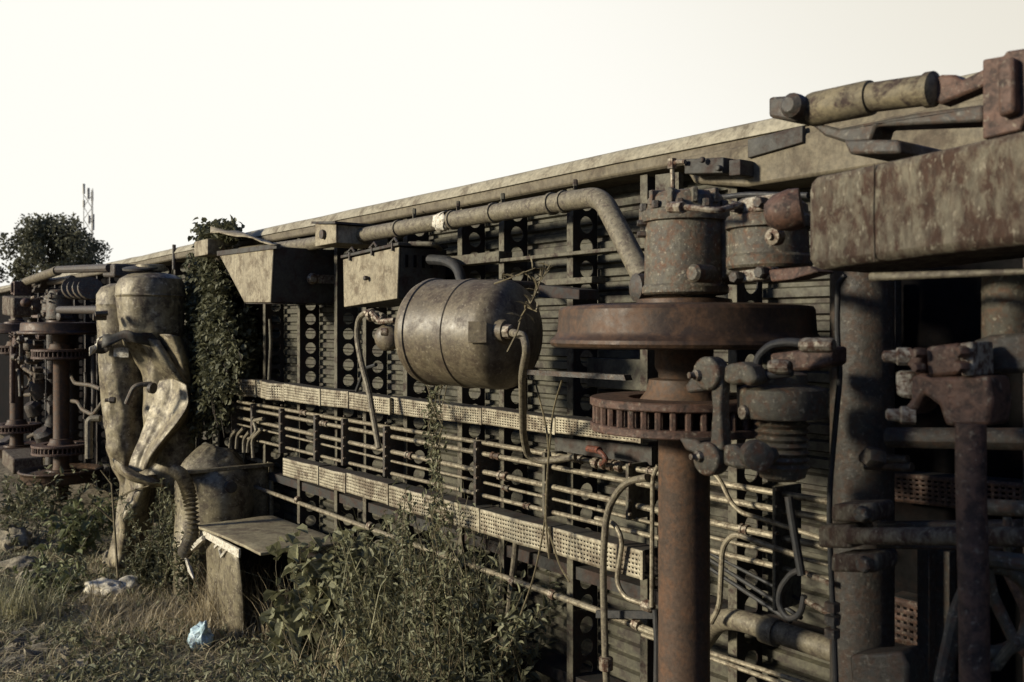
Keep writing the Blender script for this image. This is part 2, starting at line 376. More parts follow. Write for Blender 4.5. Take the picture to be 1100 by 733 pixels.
n = len(cp_); cb_.add(vs, [(i * n + j, (i + 1) * n + j, (i + 1) * n + (j + 1) % n, i * n + (j + 1) % n) for i in range(60) for j in range(n)])
cb_.build('sill_lit_strip', 'sill_lit', sill, smooth=40)  # lighter strip, coloured so the sill's upper edge looks lit
Ys = 2.885
# deeper sill plate at the bogie end
MB().prism([(P(733, 180, Ys).x, Ys, 2.83), (P(745, 180, Ys).x, Ys, 2.745), (P(800, 200, Ys).x, Ys, 2.70), (XR, Ys, 2.70), (XR, Ys, 2.862), (P(733, 180, Ys).x, Ys, 2.862)], (0, .24, 0)).build('sill_plate', 'sill', car, bevel=.012)
MB().prism([P(803, 150, 2.87), P(862, 135, 2.87), P(862, 153, 2.87), P(803, 170, 2.87)], (0, .02, 0)).build('cover_plate', 'boxdark', car, bevel=.003)
pv = MB().prism([P(735, 171, 2.8), P(777, 169, 2.8), P(777, 186, 2.8), P(735, 187, 2.8)], (0, .08, 0))
pv.lathe([(.012, -.01), (.012, .015)], P(773, 181, 2.78), (0, -1, 0), 10).lathe([(.012, -.005), (.012, .012)], P(755, 172, 2.78), (0, -1, 0), 10)
pv.build('junction_box', 'boxdark', car, bevel=.004)
MB().prism([P(783, 172, 2.8), P(795, 171, 2.8), P(795, 188, 2.8), P(783, 189, 2.8)], (0, .08, 0)).build('junction_box', 'boxdark', car, bevel=.003)
cp = ptube([(723, 208), (722, 177), (727, 174), (736, 174)], 2.78, 5, .015); cp.lathe([(.018, -.02), (.018, .02)], P(722, 176, 2.78), (0, 0, 1), 8)
cp.build('thin_pipe', 'fit', car)
MB().prism([P(704, 188, 2.9), P(729, 185, 2.9), P(729, 205, 2.9), P(716, 206, 2.9), P(716, 215, 2.9), P(704, 216, 2.9)], (0, .03, 0)).build('bracket', 'flange', car)
ptube([(770, 213), (800, 209), (868, 210)], 2.72, 6, .05).build('hose', 'rubber', car)
# hangers above the big pipe
ep = car
# big pipe under the sill
big = ptube([(225, 276), (330, 263), (434, 245), (611, 216), (640, 212), (650, 219), (692, 300)], [2.8, 2.8, 2.8, 2.8, 2.78, 2.76, 2.66], 20 * dep(560, 2.8) / dep(225, 2.8), .12, 18)
bp_ = big.build('exhaust_pipe', 'pipe_dull', car, smooth=40)
for (x, y) in ((429, 246), (487, 236.5), (531, 229), (593, 219), (606, 217)):
    a = P(x - 2, y + .4, 2.8); b_ = P(x + 2, y - .4, 2.8); r = sz(22.5, x, 2.8) / 2 * dep(225, 2.8) / dep(225, 2.8)
    rr = sz(20, 560, 2.8) / 2
    MB().lathe([(rr * 1.0, -.01), (rr + .008, -.008), (rr + .008, .01), (rr, .012)], (a + b_) / 2, b_ - a, 18).build('pipe_clamp', 'pipe_dull', bp_)
for x, y in ((540, 222), (618, 208), (445, 238), (492, 230)):
    hb = MB().bbox(P(x - 2, y - 14, 2.84), P(x + 2, y + 10, 2.86)); hb.bolt(P(x, y - 8, 2.82), (0, 0, 1), .012, .03)
    hb.build('pipe_hanger', 'flange', bp_)
wr = MB(); c0 = P(479, 238, 2.8)
vs = []; rr = sz(20, 560, 2.8) / 2 + .007
axd = (P(480, 237.7, 2.8) - P(479, 238, 2.8)).normalized(); a1 = Vector((0, -1, 0)); b1 = axd.cross(a1)
for i in range(7):
    for j in range(9):
        th = -1.5 + 3.0 * j / 8; jit = .014 * math.sin(i * 3.1 + j * 2.3)
        vs.append(c0 + axd * ((i - 3) * .022 * (1 - .1 * abs(j - 4)) + jit) + (a1 * math.cos(th) + b1 * math.sin(th)) * (rr + .004 * math.sin(i * 2 + j)))
wr.add(vs, [(i * 9 + j, (i + 1) * 9 + j, (i + 1) * 9 + j + 1, i * 9 + j + 1) for i in range(6) for j in range(8)])
wr.build('torn_tape', 'white', bp_, solid=.002)

# perforated cable trays: real slots
def tray(topL, topR, botL, botR, Y, nm='cable_tray', wave=0, mat='tray', yr=None, lip=True):
    yr = yr or Y
    a, b_, c, d = P(*topL, Y), P(*topR, yr), P(*botL, Y), P(*botR, yr)
    L = (b_ - a).length; cols = max(4, int(L / .021)); rows = 5; o = MB(); grid = {}
    us = []; 
    for k in range(cols): us += [k / cols + .22 / cols, k / cols + .78 / cols]
    us = [0] + us + [1]
    ws = [0, .1]
    for k in range(rows): ws += [.12 + .8 * k / rows + .04, .12 + .8 * k / rows + .105]
    ws = sorted(set(ws + [1]))
    def pt(u, w_):
        q = a.lerp(b_, u).lerp(c.lerp(d, u), w_); q = q.copy()
        if wave: q.y += wave * math.sin(u * 7.3 + .8) + .4 * wave * math.sin(u * 17 + w_)
        q.y += .004 * noise.noise(q * 4); return q
    vs = [pt(u, w_) for u in us for w_ in ws]; n = len(ws); fs = []
    hole_rows = [i for i in range(len(ws) - 1) if abs((ws[i + 1] - ws[i]) - .065) < 1e-4]
    for i in range(len(us) - 1):
        for j in range(n - 1):
            if i % 2 == 1 and j in hole_rows: continue
            fs.append((i * n + j, (i + 1) * n + j, (i + 1) * n + j + 1, i * n + j + 1))
    o.add(vs, fs)
    ob = o.build(nm, mat, car, smooth=25, solid=.003)
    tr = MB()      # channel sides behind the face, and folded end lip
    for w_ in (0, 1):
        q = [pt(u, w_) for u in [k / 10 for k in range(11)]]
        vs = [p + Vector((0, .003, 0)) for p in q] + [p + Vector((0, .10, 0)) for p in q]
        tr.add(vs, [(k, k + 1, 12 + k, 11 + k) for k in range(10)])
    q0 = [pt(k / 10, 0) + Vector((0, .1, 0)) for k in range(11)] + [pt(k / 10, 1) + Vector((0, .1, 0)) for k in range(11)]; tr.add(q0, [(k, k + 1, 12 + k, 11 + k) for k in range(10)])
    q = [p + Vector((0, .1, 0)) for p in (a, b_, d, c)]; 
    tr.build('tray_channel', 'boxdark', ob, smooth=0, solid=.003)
    st = MB(); e0 = pt(.996, -.01); e1 = pt(.996, 1.01)
    st.prism([e0 + Vector((-.008, -.004, 0)), e0 + Vector((.008, -.004, 0)), e1 + Vector((.008, -.004, 0)), e1 + Vector((-.008, -.004, 0))], (0, .012, 0))
    st.build('joint_strap', 'tray', ob)
    return ob
def lerp_y(x, x0, y0, x1, y1): return y0 + (y1 - y0) * (x - x0) / (x1 - x0)
up = [248, 273, 304, 344, 374, 419, 468, 517, 596, 688]
for i in range(len(up) - 1):
    a, b_ = up[i], up[i + 1]
    T = lambda x: lerp_y(x, 248, 406.5, 688, 451 + 9)
    Bm = lambda x: lerp_y(x, 248, 424.5, 688, 477)
    e1, e2 = rnd.uniform(-1, 1) * 1.1, rnd.uniform(-1, 1) * 1.1
    tray((a + .6, T(a) + e1), (b_ - .6, T(b_) + e2), (a + .6, Bm(a) + e1), (b_ - .6, Bm(b_) + e2), 2.78 + rnd.uniform(-.012, .012), wave=.022 if i < 2 else .004)
lo = [303, 342, 371, 417, 467, 515, 590, 690]
for i in range(len(lo) - 1):
    a, b_ = lo[i], lo[i + 1]
    T = lambda x: lerp_y(x, 303, 491.5, 690, 592); Bm = lambda x: lerp_y(x, 303, 510, 690, 623)
    e1, e2 = rnd.uniform(-1, 1) * 1.1, rnd.uniform(-1, 1) * 1.1
    tray((a + .6, T(a) + e1), (b_ - .6, T(b_) + e2), (a + .6, Bm(a) + e1), (b_ - .6, Bm(b_) + e2), 2.78 + rnd.uniform(-.012, .012), wave=.004)
tray((955, 508), (1105, 520), (957, 538), (1105, 556), 2.95, mat='castred')
tray((955, 640), (1005, 652), (956, 688), (1005, 702), 2.95, mat='castred')
# back plate and bracket at the right end of the lower tray
MB().prism([P(655, 553, 2.9), P(706, 567, 2.9), P(706, 605, 2.9), P(690, 600, 2.9), P(690, 588, 2.9), P(655, 580, 2.9)], (0, .012, 0)).build('bracket', 'floor', car)
MB().prism([P(596, 470, 2.92), P(700, 480, 2.92), P(700, 500, 2.92), P(596, 484, 2.92)], (0, .03, 0)).build('bracket', 'boxdark', car)

# five long pipes between the trays
rows = [((300, 439), (590, 488), 5.6), ((300, 446), (590, 501), 5.8), ((300, 458.5), (590, 522.5), 6.2), ((300, 466.5), (590, 535.5), 3.6), ((300, 479), (590, 549.5), 5.0)]
lp = []
for (a, b_, wd) in rows:
    y = lambda x, a=a, b_=b_: lerp_y(x, a[0], a[1], b_[0], b_[1])
    x0 = 256
    pts = [P(x, y(x), 2.85) for x in (x0, 340, 430, 520, 600, 680, 760, 900)]
    for p in pts: p.z += .004 * noise.noise(Vector((p.x * 1.7, wd, 0))); p.y += .006 * noise.noise(Vector((p.x * 2, wd, 4)))
    lp.append((MB().tube(pts, wd / 2 * dep(590, 2.85) / F, 10).build('brake_pipe', 'pipe', car), y, wd))
def couple(k, x, s=1.6, ln=7, mat='fit'):
    o, y, wd = lp[k]; r = wd / 2 * dep(590, 2.85) / F
    a = P(x - ln / 2, y(x - ln / 2), 2.85); b_ = P(x + ln / 2, y(x + ln / 2), 2.85); L = (b_ - a).length
    MB().lathe([(r * 1.1, 0), (r * s, .0), (r * s, L * .3), (r * s * .8, L * .32), (r * s * .8, L * .68), (r * s, L * .7), (r * s, L), (r * 1.1, L)], a, b_ - a, 8).build('coupling', mat, o)
for k, x, s, ln, mt in ((0, 621, 1.7, 10, 'fit'), (1, 533, 1.5, 9, 'axle'), (2, 541, 1.8, 9, 'fit'), (2, 440, 1.7, 7, 'fit'), (4, 567, 1.6, 6, 'fit'), (3, 544, 2.1, 7, 'cast'), (0, 662, 2.0, 9, 'fit'), (1, 349, 1.7, 7, 'fit'), (0, 327, 1.6, 6, 'fit'), (4, 470, 1.5, 6, 'fit'), (0, 700, 1.5, 8, 'fit'), (2, 800, 1.5, 8, 'fit')): couple(k, x, s, ln, mt)
# pipe brackets
for x, y0, y1 in ((251, 432, 486), (273, 434, 478), (303.5, 439, 487), (341, 446, 494), (371, 450, 500), (416, 458, 512), (514, 474, 545), (588, 486, 555), (678, 498, 558), (836, 523, 655)):
    b_ = MB(); ww = sz(4.6, x, 2.83)
    c0 = P(x, y0, 2.83); c1 = P(x, y1, 2.83)
    b_.bbox((c0.x - ww / 2, 2.805, c1.z), (c0.x + ww / 2, 2.96, c0.z)); 
    br = b_.build('pipe_bracket', 'castdark' if x < 560 else 'flange', car, bevel=.003)
    bb = MB()
    for (o, y, wd) in lp:
        if y0 < y(x) < y1: MB().bolt(P(x, y(x) - 4, 2.803), (0, -1, 0), .007, .014).build('bolt', 'fit', br)
# red valve on the upper pipe
vl = MB(); vl.tube(rounded([P(634, 483, 2.8), P(646, 486, 2.76), P(652, 494, 2.76), P(646, 499, 2.8)], .03), .011, 8); vl.tube([P(632, 482, 2.8), P(644, 484, 2.77)], .016, 8)
vo = vl.build('valve', 'redlever', car)
vb = MB(); 
for x in (640, 648, 656, 665): vb.lathe([(.014, -.018), (.024, -.012), (.024, .012), (.014, .018)], P(x, lp[0][1](x) + 1, 2.84), (1, .1, -.1), 10)
vb.build('valve_body', 'fit', vo)
# lower single pipe and twin pipes
MB().tube([P(268, 521, 2.84), P(480, 598, 2.84), P(645, 657, 2.84), P(720, 688, 2.84)], sz(6.4, 560, 2.84) / 2, 10).build('long_pipe', 'pipe', car)
for dy in (0, 9): MB().tube([P(690, 673 + dy, 2.84), P(762, 701 + dy * .6, 2.84), P(861, 733 + dy, 2.84), P(960, 766 + dy, 2.84)], sz(5, 760, 2.84) / 2, 10).build('long_pipe', 'pipe', car)
for x, y in ((320, 540), (398, 568), (551.5, 628), (594, 642), (684, 673)):
    MB().lathe([(.012, -.02), (.024, -.018), (.024, .018), (.012, .02)], P(x, y - 2 if x > 600 else y - 3, 2.84), (1, 0, -.12), 8).build('pipe_clamp', 'fit', car)
MB().prism([P(640, 656, 2.8), P(703, 657, 2.8), P(703, 665, 2.8), P(640, 664, 2.8)], (0, .02, 0)).build('bracket', 'rubber', car)
# vertical pipes, bends and hoses
ptube([(556, 560), (553, 600), (549, 630), (543, 690), (545, 722)], 2.87, 7, .1).build('drain_pipe', 'pipe_dull', car)
MB().tube([P(543, 718, 2.87), P(556, 722, 2.87)], .02, 10).build('drain_pipe', 'pipe_dull', car)
ptube([(695, 513), (671, 518), (652, 546), (647.6, 601), (650, 701), (652, 740)], 2.72, 8, .1, 12).build('bent_pipe', 'pipe_dull', car)
MB().lathe([(.02, -.03), (.03, -.025), (.03, .025), (.02, .03)], P(651, 713, 2.72), (0, 0, 1), 10).build('pipe_clamp', 'fit', car)
ptube([(640, 557), (660, 561), (669, 580), (662, 625), (671, 642), (697, 651)], 2.76, 5.2, .05).build('bent_pipe', 'pipe', car)
ptube([(707, 500), (701, 512), (700, 652)], 2.74, 5, .05).build('bent_pipe', 'pipe', car)
MB().lathe([(.016, -.03), (.026, -.02), (.026, .02), (.016, .03)], P(696, 651, 2.76), (1, 0, 0), 8).build('coupling', 'fit', car)
ptube([(704, 655), (706, 690), (705, 745)], 2.76, 7, .05).build('hose', 'rubber', car)
ptube([(761, 504), (773, 514), (785, 540), (796, 551), (833, 562), (884, 579)], 2.74, 5, .08).build('bent_pipe', 'pipe', car)
ptube([(764, 669), (773, 652), (776, 587), (788, 573), (833, 589), (858, 597)], 2.72, 6, .07).build('bent_pipe', 'pipe', car)
for a, b_, wd in (((762, 601), (861, 664), 5), ((762, 610), (850, 668), 5), ((762, 594), (870, 650), 4)): MB().tube([P(*a, 2.95), P(*b_, 2.9)], sz(wd, 800, 2.9) / 2, 8).build('conduit', 'rubber', car)
ptube([(640 + 600 / 2.896, 480 + 155 / 2.896), (851, 560), (861, 618)], 2.5, 9, .1).build('hose', 'rubber', car)
ptube([(861, 612), (850, 616), (838, 632), (836, 650), (846, 666), (860, 661), (864, 640)], 2.55, 7, .06).build('hose', 'rubber', car)
for a, b_ in (((864, 616), (895, 628)), ((867, 646), (895, 662))):
    MB().tube([P(*a, 2.55), P(*b_, 2.5)], sz(6.5, 870, 2.55) / 2, 8).build('pipe_stub', 'fit', car)
ptube([(755, 690), (770, 668), (788, 664), (890, 697), (960, 722)], [2.95, 2.85, 2.8, 2.8, 2.8], 21, .12, 16).build('drain_pipe', 'pipe_dull', car)
MB().lathe([(.045, -.03), (.05, -.03), (.05, .03), (.045, .03)], P(828, 678, 2.8), P(890, 697, 2.8) - P(788, 664, 2.8), 16).build('pipe_clamp', 'pipe_dull', car)
MB().tube([P(187, 263, 2.9), P(187, 290, 2.9)], sz(4, 187, 2.9) / 2, 8).build('vent_stub', 'castdark', car)
ptube([(205, 275), (203, 290), (214, 300), (226, 302)], 2.85, 2.6, .05, 6).build('conduit', 'fit', car)
# left end fittings
for pts in ([(266, 486), (267, 474), (276, 463), (272, 452), (283, 450)], [(262, 486), (262, 472), (268, 464)], [(254, 482), (255, 468), (262, 460)], [(272, 492), (271, 472), (281, 461)], [(247, 482), (248, 470), (254, 462)]):
    ptube(pts, 2.8, 4, .04, 8).build('bent_pipe', 'pipe_dull', car)
# small valve beside the air tank
ptube([(412, 340), (396, 334), (385, 341), (383, 362), (388, 389), (396, 419), (402, 454), (407, 482)], 2.62, 6.5, .06).build('bent_pipe', 'pipe_dull', car)
vb = MB(); 
for x, r in ((394, .02), (399, .038), (404, .03), (410, .022)): vb.lathe([(r * .7, -.022), (r, -.01), (r, .01), (r * .7, .012)], P(x, 336 + (x - 394) * .5, 2.6), (1, .2, -.1), 10)
vb.tube([P(399, 336, 2.58), P(408, 346, 2.58), P(424, 344, 2.6)], .016, 8).build('valve', 'fit', car)
MB().lathe([(.02, -.06), (.065, -.06), (.075, -.04), (.075, 0), (.06, .02), (.03, .03)], P(415, 363, 2.62), (.55, -.8, 0), 20).build('filter_bowl', 'tank', car, smooth=40)
MB().tube([P(404, 392, 2.8), P(392, 396, 2.8), P(383, 420, 2.8)], .012, 8).build('conduit', 'rubber', car)
ptube([(290, 343), (291, 370), (289, 408)], 2.78, 3.5, .03).build('conduit', 'flange', car)
# bar and bracket right of the tank
MB().prism([P(578, 306, 2.72), P(622, 311, 2.72), P(622, 322, 2.72), P(578, 320, 2.72)], (0, .12, 0)).build('bracket', 'member', car, bevel=.004)
MB().prism([P(558, 397, 2.55), P(670, 403, 2.62), P(672, 409, 2.62), P(558, 402, 2.55)], (0, .04, 0)).build('bracket', 'castdark', car)
MB().bbox(P(700, 421, 3.0), P(640, 384, 3.06)).build('junction_box', 'floor', car, bevel=.004)
MB().bbox((P(935, 354, 3.06).x, 3.04, .1), (XR - .05, 3.075, 2.68)).build('shade_sheet', 'backdark', car)  # added dark sheet, paints in the shade behind the near bogie
MB().bbox((XL + .1, 3.04, .1), (-10.9, 3.075, 2.8)).build('shade_sheet', 'backdark', car)  # added dark sheet, paints in the shade behind the far bogie
# dark lower bay behind the bogie
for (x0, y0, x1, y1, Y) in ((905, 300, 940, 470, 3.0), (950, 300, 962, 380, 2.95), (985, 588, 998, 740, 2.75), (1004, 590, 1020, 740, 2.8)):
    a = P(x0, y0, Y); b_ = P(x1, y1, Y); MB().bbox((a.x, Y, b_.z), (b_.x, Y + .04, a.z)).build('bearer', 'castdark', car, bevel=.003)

# ================================================================== air tank and cabinets slung under the floor
TH = .22; ctr = P(500, 358, 2.48); ax = Vector((.954, .297, 0)).normalized(); ax = (ax + Vector((0, 0, -.03))).normalized(); r = .252
air = thing('air_tank', ctr - Vector((0, 0, r)), 'fat rounded steel air tank with a curved pipe coming out of its end', 'air tank')
hd = [(r * math.cos(a), TH + .14 * math.sin(a)) for a in [i * math.pi / 2 / 12 for i in range(13)]]
body = [(r * math.cos(a), -.20 - .10 * math.sin(a)) for a in [i * math.pi / 2 / 8 for i in range(8, -1, -1)]]
tp = body + [(r, -.195), (r + .007, -.19), (r + .007, -.17), (r, -.165), (r, .03), (r + .005, .035), (r + .005, .055), (r, .06), (r, TH)] + hd[1:]
ts = MB().lathe(tp, ctr, ax, 64); ts.build('shell', 'tank', air, smooth=35)
side = ax.cross(Vector((0, 0, 1))).normalized(); up3 = Vector((0, 0, 1))
np_ = P(514, 358, 2.40); 
hp = ctr + ax * .235 - side * 0
# name plate, boss and pipe

def on_head(px, py, lift=0):
    """point of the domed end seen at this pixel"""
    o = CAM; d = (D(px, py, 1) - CAM).normalized(); lo_, hi_ = 3.0, 6.0; best = None; s_ = lo_
    while s_ < hi_:
        q = o + d * s_; k = q - ctr; h = k.dot(ax); rad = (k - ax * h).length
        e = (rad / r) ** 2 + (max(0, h - TH) / .14) ** 2
        if e <= 1 and h < TH + .15: best = q; break
        s_ += .004
    return best if best is not None else ctr + ax * .2
pc = on_head(513, 357)
hh0 = (pc - ctr).dot(ax); nrm = ((pc - ctr) - ax * hh0) / r ** 2 + ax * max(0, hh0 - TH) / .14 ** 2; nrm.normalize(); print('PLATE', hh0, nrm)
zc_ = (up3 - nrm * up3.dot(nrm)).normalized(); rot = Matrix((zc_.cross(nrm), zc_, nrm)).transposed()
MB().box(pc + nrm * .004, (.085, .095, .006), rot).build('name_plate', 'tank', air, bevel=.003)
bc = on_head(541, 356)
MB().lathe([(.055, -.02), (.05, .015), (.034, .02), (.03, .045)], bc, ax, 16).build('boss', 'tank', air)
p0 = bc + ax * .02
pp = [p0, P(552, 358, 2.34), P(563, 361, 2.30), P(566, 377, 2.3), P(561, 402, 2.36), P(562, 468, 2.6), P(567, 490, 2.68), P(581, 496, 2.72), P(618, 491, 2.78)]
fp = MB().tube(rounded(pp, .06), .017, 12).build('feed_pipe', 'pipe_dull', air)
MB().lathe([(.022, -.02), (.03, -.015), (.03, .015), (.022, .02)], P(546, 356.5, 2.36), ax, 8).build('coupling', 'fit', fp)
for s_ in (-.10, .06):
    MB().tube([ctr + ax * s_ + side * 0 + Vector((0, .12, r * .95)), ctr + ax * s_ + Vector((0, .62, r * .9))], .02, 8).build('hanger', 'castdark', air)
bz = MB().lathe([(.02, 0), (.018, .03), (.006, .03)], ctr - ax * .2 + (P(432, 355, 2.3) - P(470, 355, 2.5)).normalized() * r * .98, (-.7, -.7, 0), 12); bz.build('drain_plug', 'fit', air)

def cabinet(name, quad, Y1, Y2, label, mat='box', side='boxdark', lidmat='box', bottom=None):  # default side colour has the shade painted in
    """front face by its four picture corners (top left, top right, bottom right, bottom left) at distance Y1, running back to Y2"""
    q = [P(x, y, Y1) for x, y in quad]
    base = Vector(((q[0].x + q[2].x) / 2, Y2, min(v_.z for v_ in q)))
    th = thing(name, base, label, 'equipment box')
    fb = [v_ + Vector((0, Y2 - Y1, 0)) for v_ in q]
    fr = MB().prism([v_ + Vector((0, -.004, 0)) for v_ in q], (0, .012, 0)).build('front_panel', mat, th, bevel=.004)
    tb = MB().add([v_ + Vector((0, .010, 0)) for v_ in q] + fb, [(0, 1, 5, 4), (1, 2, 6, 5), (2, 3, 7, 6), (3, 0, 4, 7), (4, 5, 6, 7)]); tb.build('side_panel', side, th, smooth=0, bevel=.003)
    return th, q, fb
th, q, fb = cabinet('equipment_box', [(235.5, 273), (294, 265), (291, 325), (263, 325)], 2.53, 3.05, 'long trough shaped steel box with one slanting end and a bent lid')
# torn paint edge, lid, rim and knob of the trough
lidp = []
for i in range(9):
    for j in range(5):
        u, w_ = i / 8, j / 4; p = P(226 + 72 * u, 250 + 15 * u - 3 * math.sin(u * 3), 2.50 + .42 * w_)
        p.z += .05 * (1 - u) * math.sin(w_ * 3.1) + .008 * math.sin(i * 1.7 + j); lidp.append(p)
MB().add(lidp, [(i * 5 + j, (i + 1) * 5 + j, (i + 1) * 5 + j + 1, i * 5 + j + 1) for i in range(8) for j in range(4)]).build('lid', 'box', th, solid=.008)
MB().prism([P(233, 270, 2.515), P(297, 262, 2.515), P(297, 267, 2.515), P(233, 275, 2.515)], (0, .03, 0)).build('rim', 'boxdark', th)
kn = MB(); X = P(294, 295, 2.53).x
kn.lathe([(.012, 0), (.035, .005), (.04, .03), (.025, .05)], (X + .004, 2.93 - .13, P(340, 300, 2.85).z), (1, 0, 0), 12)
kn.bbox((X, 2.84, P(340, 300, 2.85).z - .03), (X + .02, 2.98, P(340, 300, 2.85).z + .03)); kn.build('latch', 'fit', th)
e = P(225, 268, 2.62); MB().bbox((e.x - .16, 2.55, e.z - .055), (e.x + .16, 2.75, e.z + .07)).build('end_box', 'box', th, bevel=.004)
bl = MB().add([P(264, 326, 2.54), P(292, 326, 2.54), P(292, 326, 2.54) + Vector((0, .45, 0)), P(264, 326, 2.54) + Vector((0, .45, 0))] , [(0, 1, 2, 3)]).build('bottom_panel', 'boxdark', th, solid=.006)
th, q, fb = cabinet('equipment_box', [(369, 279), (429, 265.5), (427, 321), (370, 330)], 2.68, 3.0, 'square steel box with latched lid hanging left of the round air tank')
kb = MB().lathe([(.008, 0), (.014, .01), (.014, .03), (.006, .035)], P(396, 299, 2.675), (0, -1, 0), 10).build('knob', 'castdark', th)
la = MB()
for x in (377, 401, 423):
    y = 279 - (x - 369) * .225; la = MB(); la.bbox(P(x - 3, y - 6, 2.66), P(x + 3, y + 3, 2.69)); la.tube([P(x - 4, y - 5, 2.67), P(x + 1, y - 11, 2.68), P(x + 4, y - 6, 2.67)], .008, 6); la.build('latch', 'castdark', th)
lt = [v_ + Vector((-.012 if i in (0, 3) else .012, 0, 0)) for i, v_ in enumerate([q[0], q[1], fb[1], fb[0]])]
MB().prism([p + Vector((0, -.015 if i < 2 else .0, .008)) for i, p in enumerate(lt)], (0, 0, .018)).build('lid', 'boxdark', th, bevel=.003)
MB().tube(rounded([P(440, 262, 2.75), P(466, 262, 2.8), P(473, 268, 2.9)], .05), .014, 8).build('handle_rail', 'flange', th)
MB().tube(rounded([P(462, 279, 2.85), P(480, 280, 2.85), P(492, 287, 2.85), P(497, 306, 2.85)], .1), .03, 12).build('cable_gland', 'rubber', th)
st = MB()
for k in range(4): MB().bbox((q[1].x + .001, 2.72 + k * .055, q[2].z + .18), (q[1].x + .006, 2.735 + k * .055, q[2].z + .25)).build('vent_slot', 'backdark', th)
th, q, fb = cabinet('equipment_box', [(339, 241), (361.5, 241.5), (361.5, 261), (339, 265)], 2.62, 2.98, 'small steel box tucked under the sill above the two larger boxes', 'box', 'box')
MB().lathe([(.02, 0), (.03, .004), (.03, .02), (.01, .022)], P(348, 252, 2.615), (0, -1, 0), 10).build('knob', 'castdark', th)
MB().prism([v_ + Vector((0, 0, .004)) for v_ in (q[0] + Vector((-.02, -.02, 0)), q[1] + Vector((.02, -.02, 0)), fb[1] + Vector((.02, 0, 0)), fb[0] + Vector((-.02, 0, 0)))], (0, 0, .014)).build('lid', 'boxdark', th)

# ================================================================== bogie
BX, BY = -.74, 2.41
WB = 2.9
bog = thing('bogie', (BX, BY, 0), 'nearest bogie, rusty wheel and big flaking frame beam towering at the right', 'bogie', 'bogies of the carriage')
def wheelset(X, detail=True):
    c = (X, BY, 0)
    MB().lathe([(.07, .12), (.075, .3), (.095, .32), (.095, .5), (.088, .55), (.088, 2.0), (.10, 2.02), (.10, 2.28), (.075, 2.3), (.075, 2.6)], c, (0, 0, 1), 40).build('axle', 'axle', bog, smooth=40)
    for sgn, z0 in ((1, 2.093), (-1, .505)):
        pr = [(.1, 0), (.16, .0), (.17, .02), (.36, .035), (.40, .01), (.445, -.004), (.456, .001), (.462, .011), (.459, .022), (.449, .03), (.440, .04), (.436, .05), (.431, .122), (.424, .133), (.385, .138), (.36, .14), (.17, .12), (.16, .16), (.1, .17)]
        MB().lathe([(a, z0 + sgn * h) for a, h in pr], c, (0, 0, 1), 96, cap=False).build('wheel', 'wheel', bog, smooth=28)
    for z0, z1 in ((1.805, 1.918), (.69, .803)):
        d = MB(); rr = .323
        for a, b_ in ((z0, z0 + .028), (z1 - .028, z1)): d.lathe([(.19, a), (rr - .004, a), (rr, a + .004), (rr, b_ - .004), (rr - .004, b_), (.19, b_), (.19, a)], c, (0, 0, 1), 72, cap=False)
        for k in range(40):
            t = 2 * math.pi * k / 40; u = Vector((math.cos(t), math.sin(t), 0)); 
            d.tube([Vector(c) + u * (rr - .02) + Vector((0, 0, z0 + .02)), Vector(c) + u * (rr - .02) + Vector((0, 0, z1 - .02))], .0115, 6)
            d.box(Vector(c) + u * .235 + Vector((0, 0, (z0 + z1) / 2)), (.09, .012, z1 - z0 - .03), Matrix.Rotation(t, 3, 'Z'))
        dk = d.build('brake_disc', 'castred', bog, smooth=30)
        MB().lathe([(.09, z0 - .02), (.15, z0 - .02), (.16, z0 + .02), (.192, z0 + .03), (.192, z1 - .03), (.16, z1 - .02), (.13, z1 + .02), (.12, z1 + .06), (.09, z1 + .065)], c, (0, 0, 1), 40, cap=False).build('disc_hub', 'axle', dk)
AX1 = P(735, 354, BY).x
wheelset(AX1); wheelset(AX1 + WB)
def lathe_z(prof, px, Y, **k):
    """prof: (radius in px, y in px) round a vertical axis seen at px"""
    c = P(px, 354, Y); f = dep(px, Y) / F
    return MB().lathe([(a * f, (HY - y) * f) for a, y in prof], c, (0, 0, 1), k.get('n', 40))
# axle box
ab = lathe_z([(30, 321), (33, 318), (43, 317), (46, 315), (46, 309), (43.5, 306), (43, 250), (42, 240), (46, 239), (47, 234), (47, 228), (44, 227), (42, 226), (40, 214), (36, 209), (20, 206)], 736, BY - .02)
abx = ab.build('axle_box', 'cast', bog, smooth=24)
bb = MB(); f = dep(736, BY) / F; c0 = P(736, 354, BY - .02)
for k in range(10):
    t = 2 * math.pi * k / 10 + .3; MB().bolt(c0 + Vector((math.cos(t) * 44 * f, math.sin(t) * 44 * f, (HY - 228) * f)), (0, 0, 1), .014, .025).build('bolt', 'castdark', abx)
for x, y in ((692, 306), (689, 309)): pass
bb = MB(); 
for y in (240, 252): MB().bolt(P(694, y, 2.28), (-.6, -.8, 0), .012, .03).build('bolt', 'castdark', abx)
bb.box(P(697, 231, 2.3), (.05, .05, .045)); bb.build('lug', 'cast', abx, bevel=.005)
MB().lathe([(.02, -.03), (.045, -.03), (.05, -.01), (.05, .02), (.03, .03)], P(688, 309, 2.36), (-.3, -.95, 0), 14).build('knuckle', 'castdark', abx)
rb = MB().tube(rounded([P(722, 222, 2.16), P(750, 224, 2.14), P(770, 227, 2.16), P(795, 220, 2.26)], .04), .010, 8); rb.tube([P(720, 223, 2.16), P(734, 223, 2.14)], .018, 8); rb.build('grounding_cable', 'fit', abx)
# cap ribs
cr = MB()
for a in (-.5, .1, .7, 1.3): MB().box(c0 + Vector((math.cos(a - 1.3) * 36 * f, math.sin(a - 1.3) * 36 * f, (HY - 216) * f)), (.05, .02, .05), Matrix.Rotation(a - 1.3, 3, 'Z')).build('cap_rib', 'cast', abx, bevel=.004)
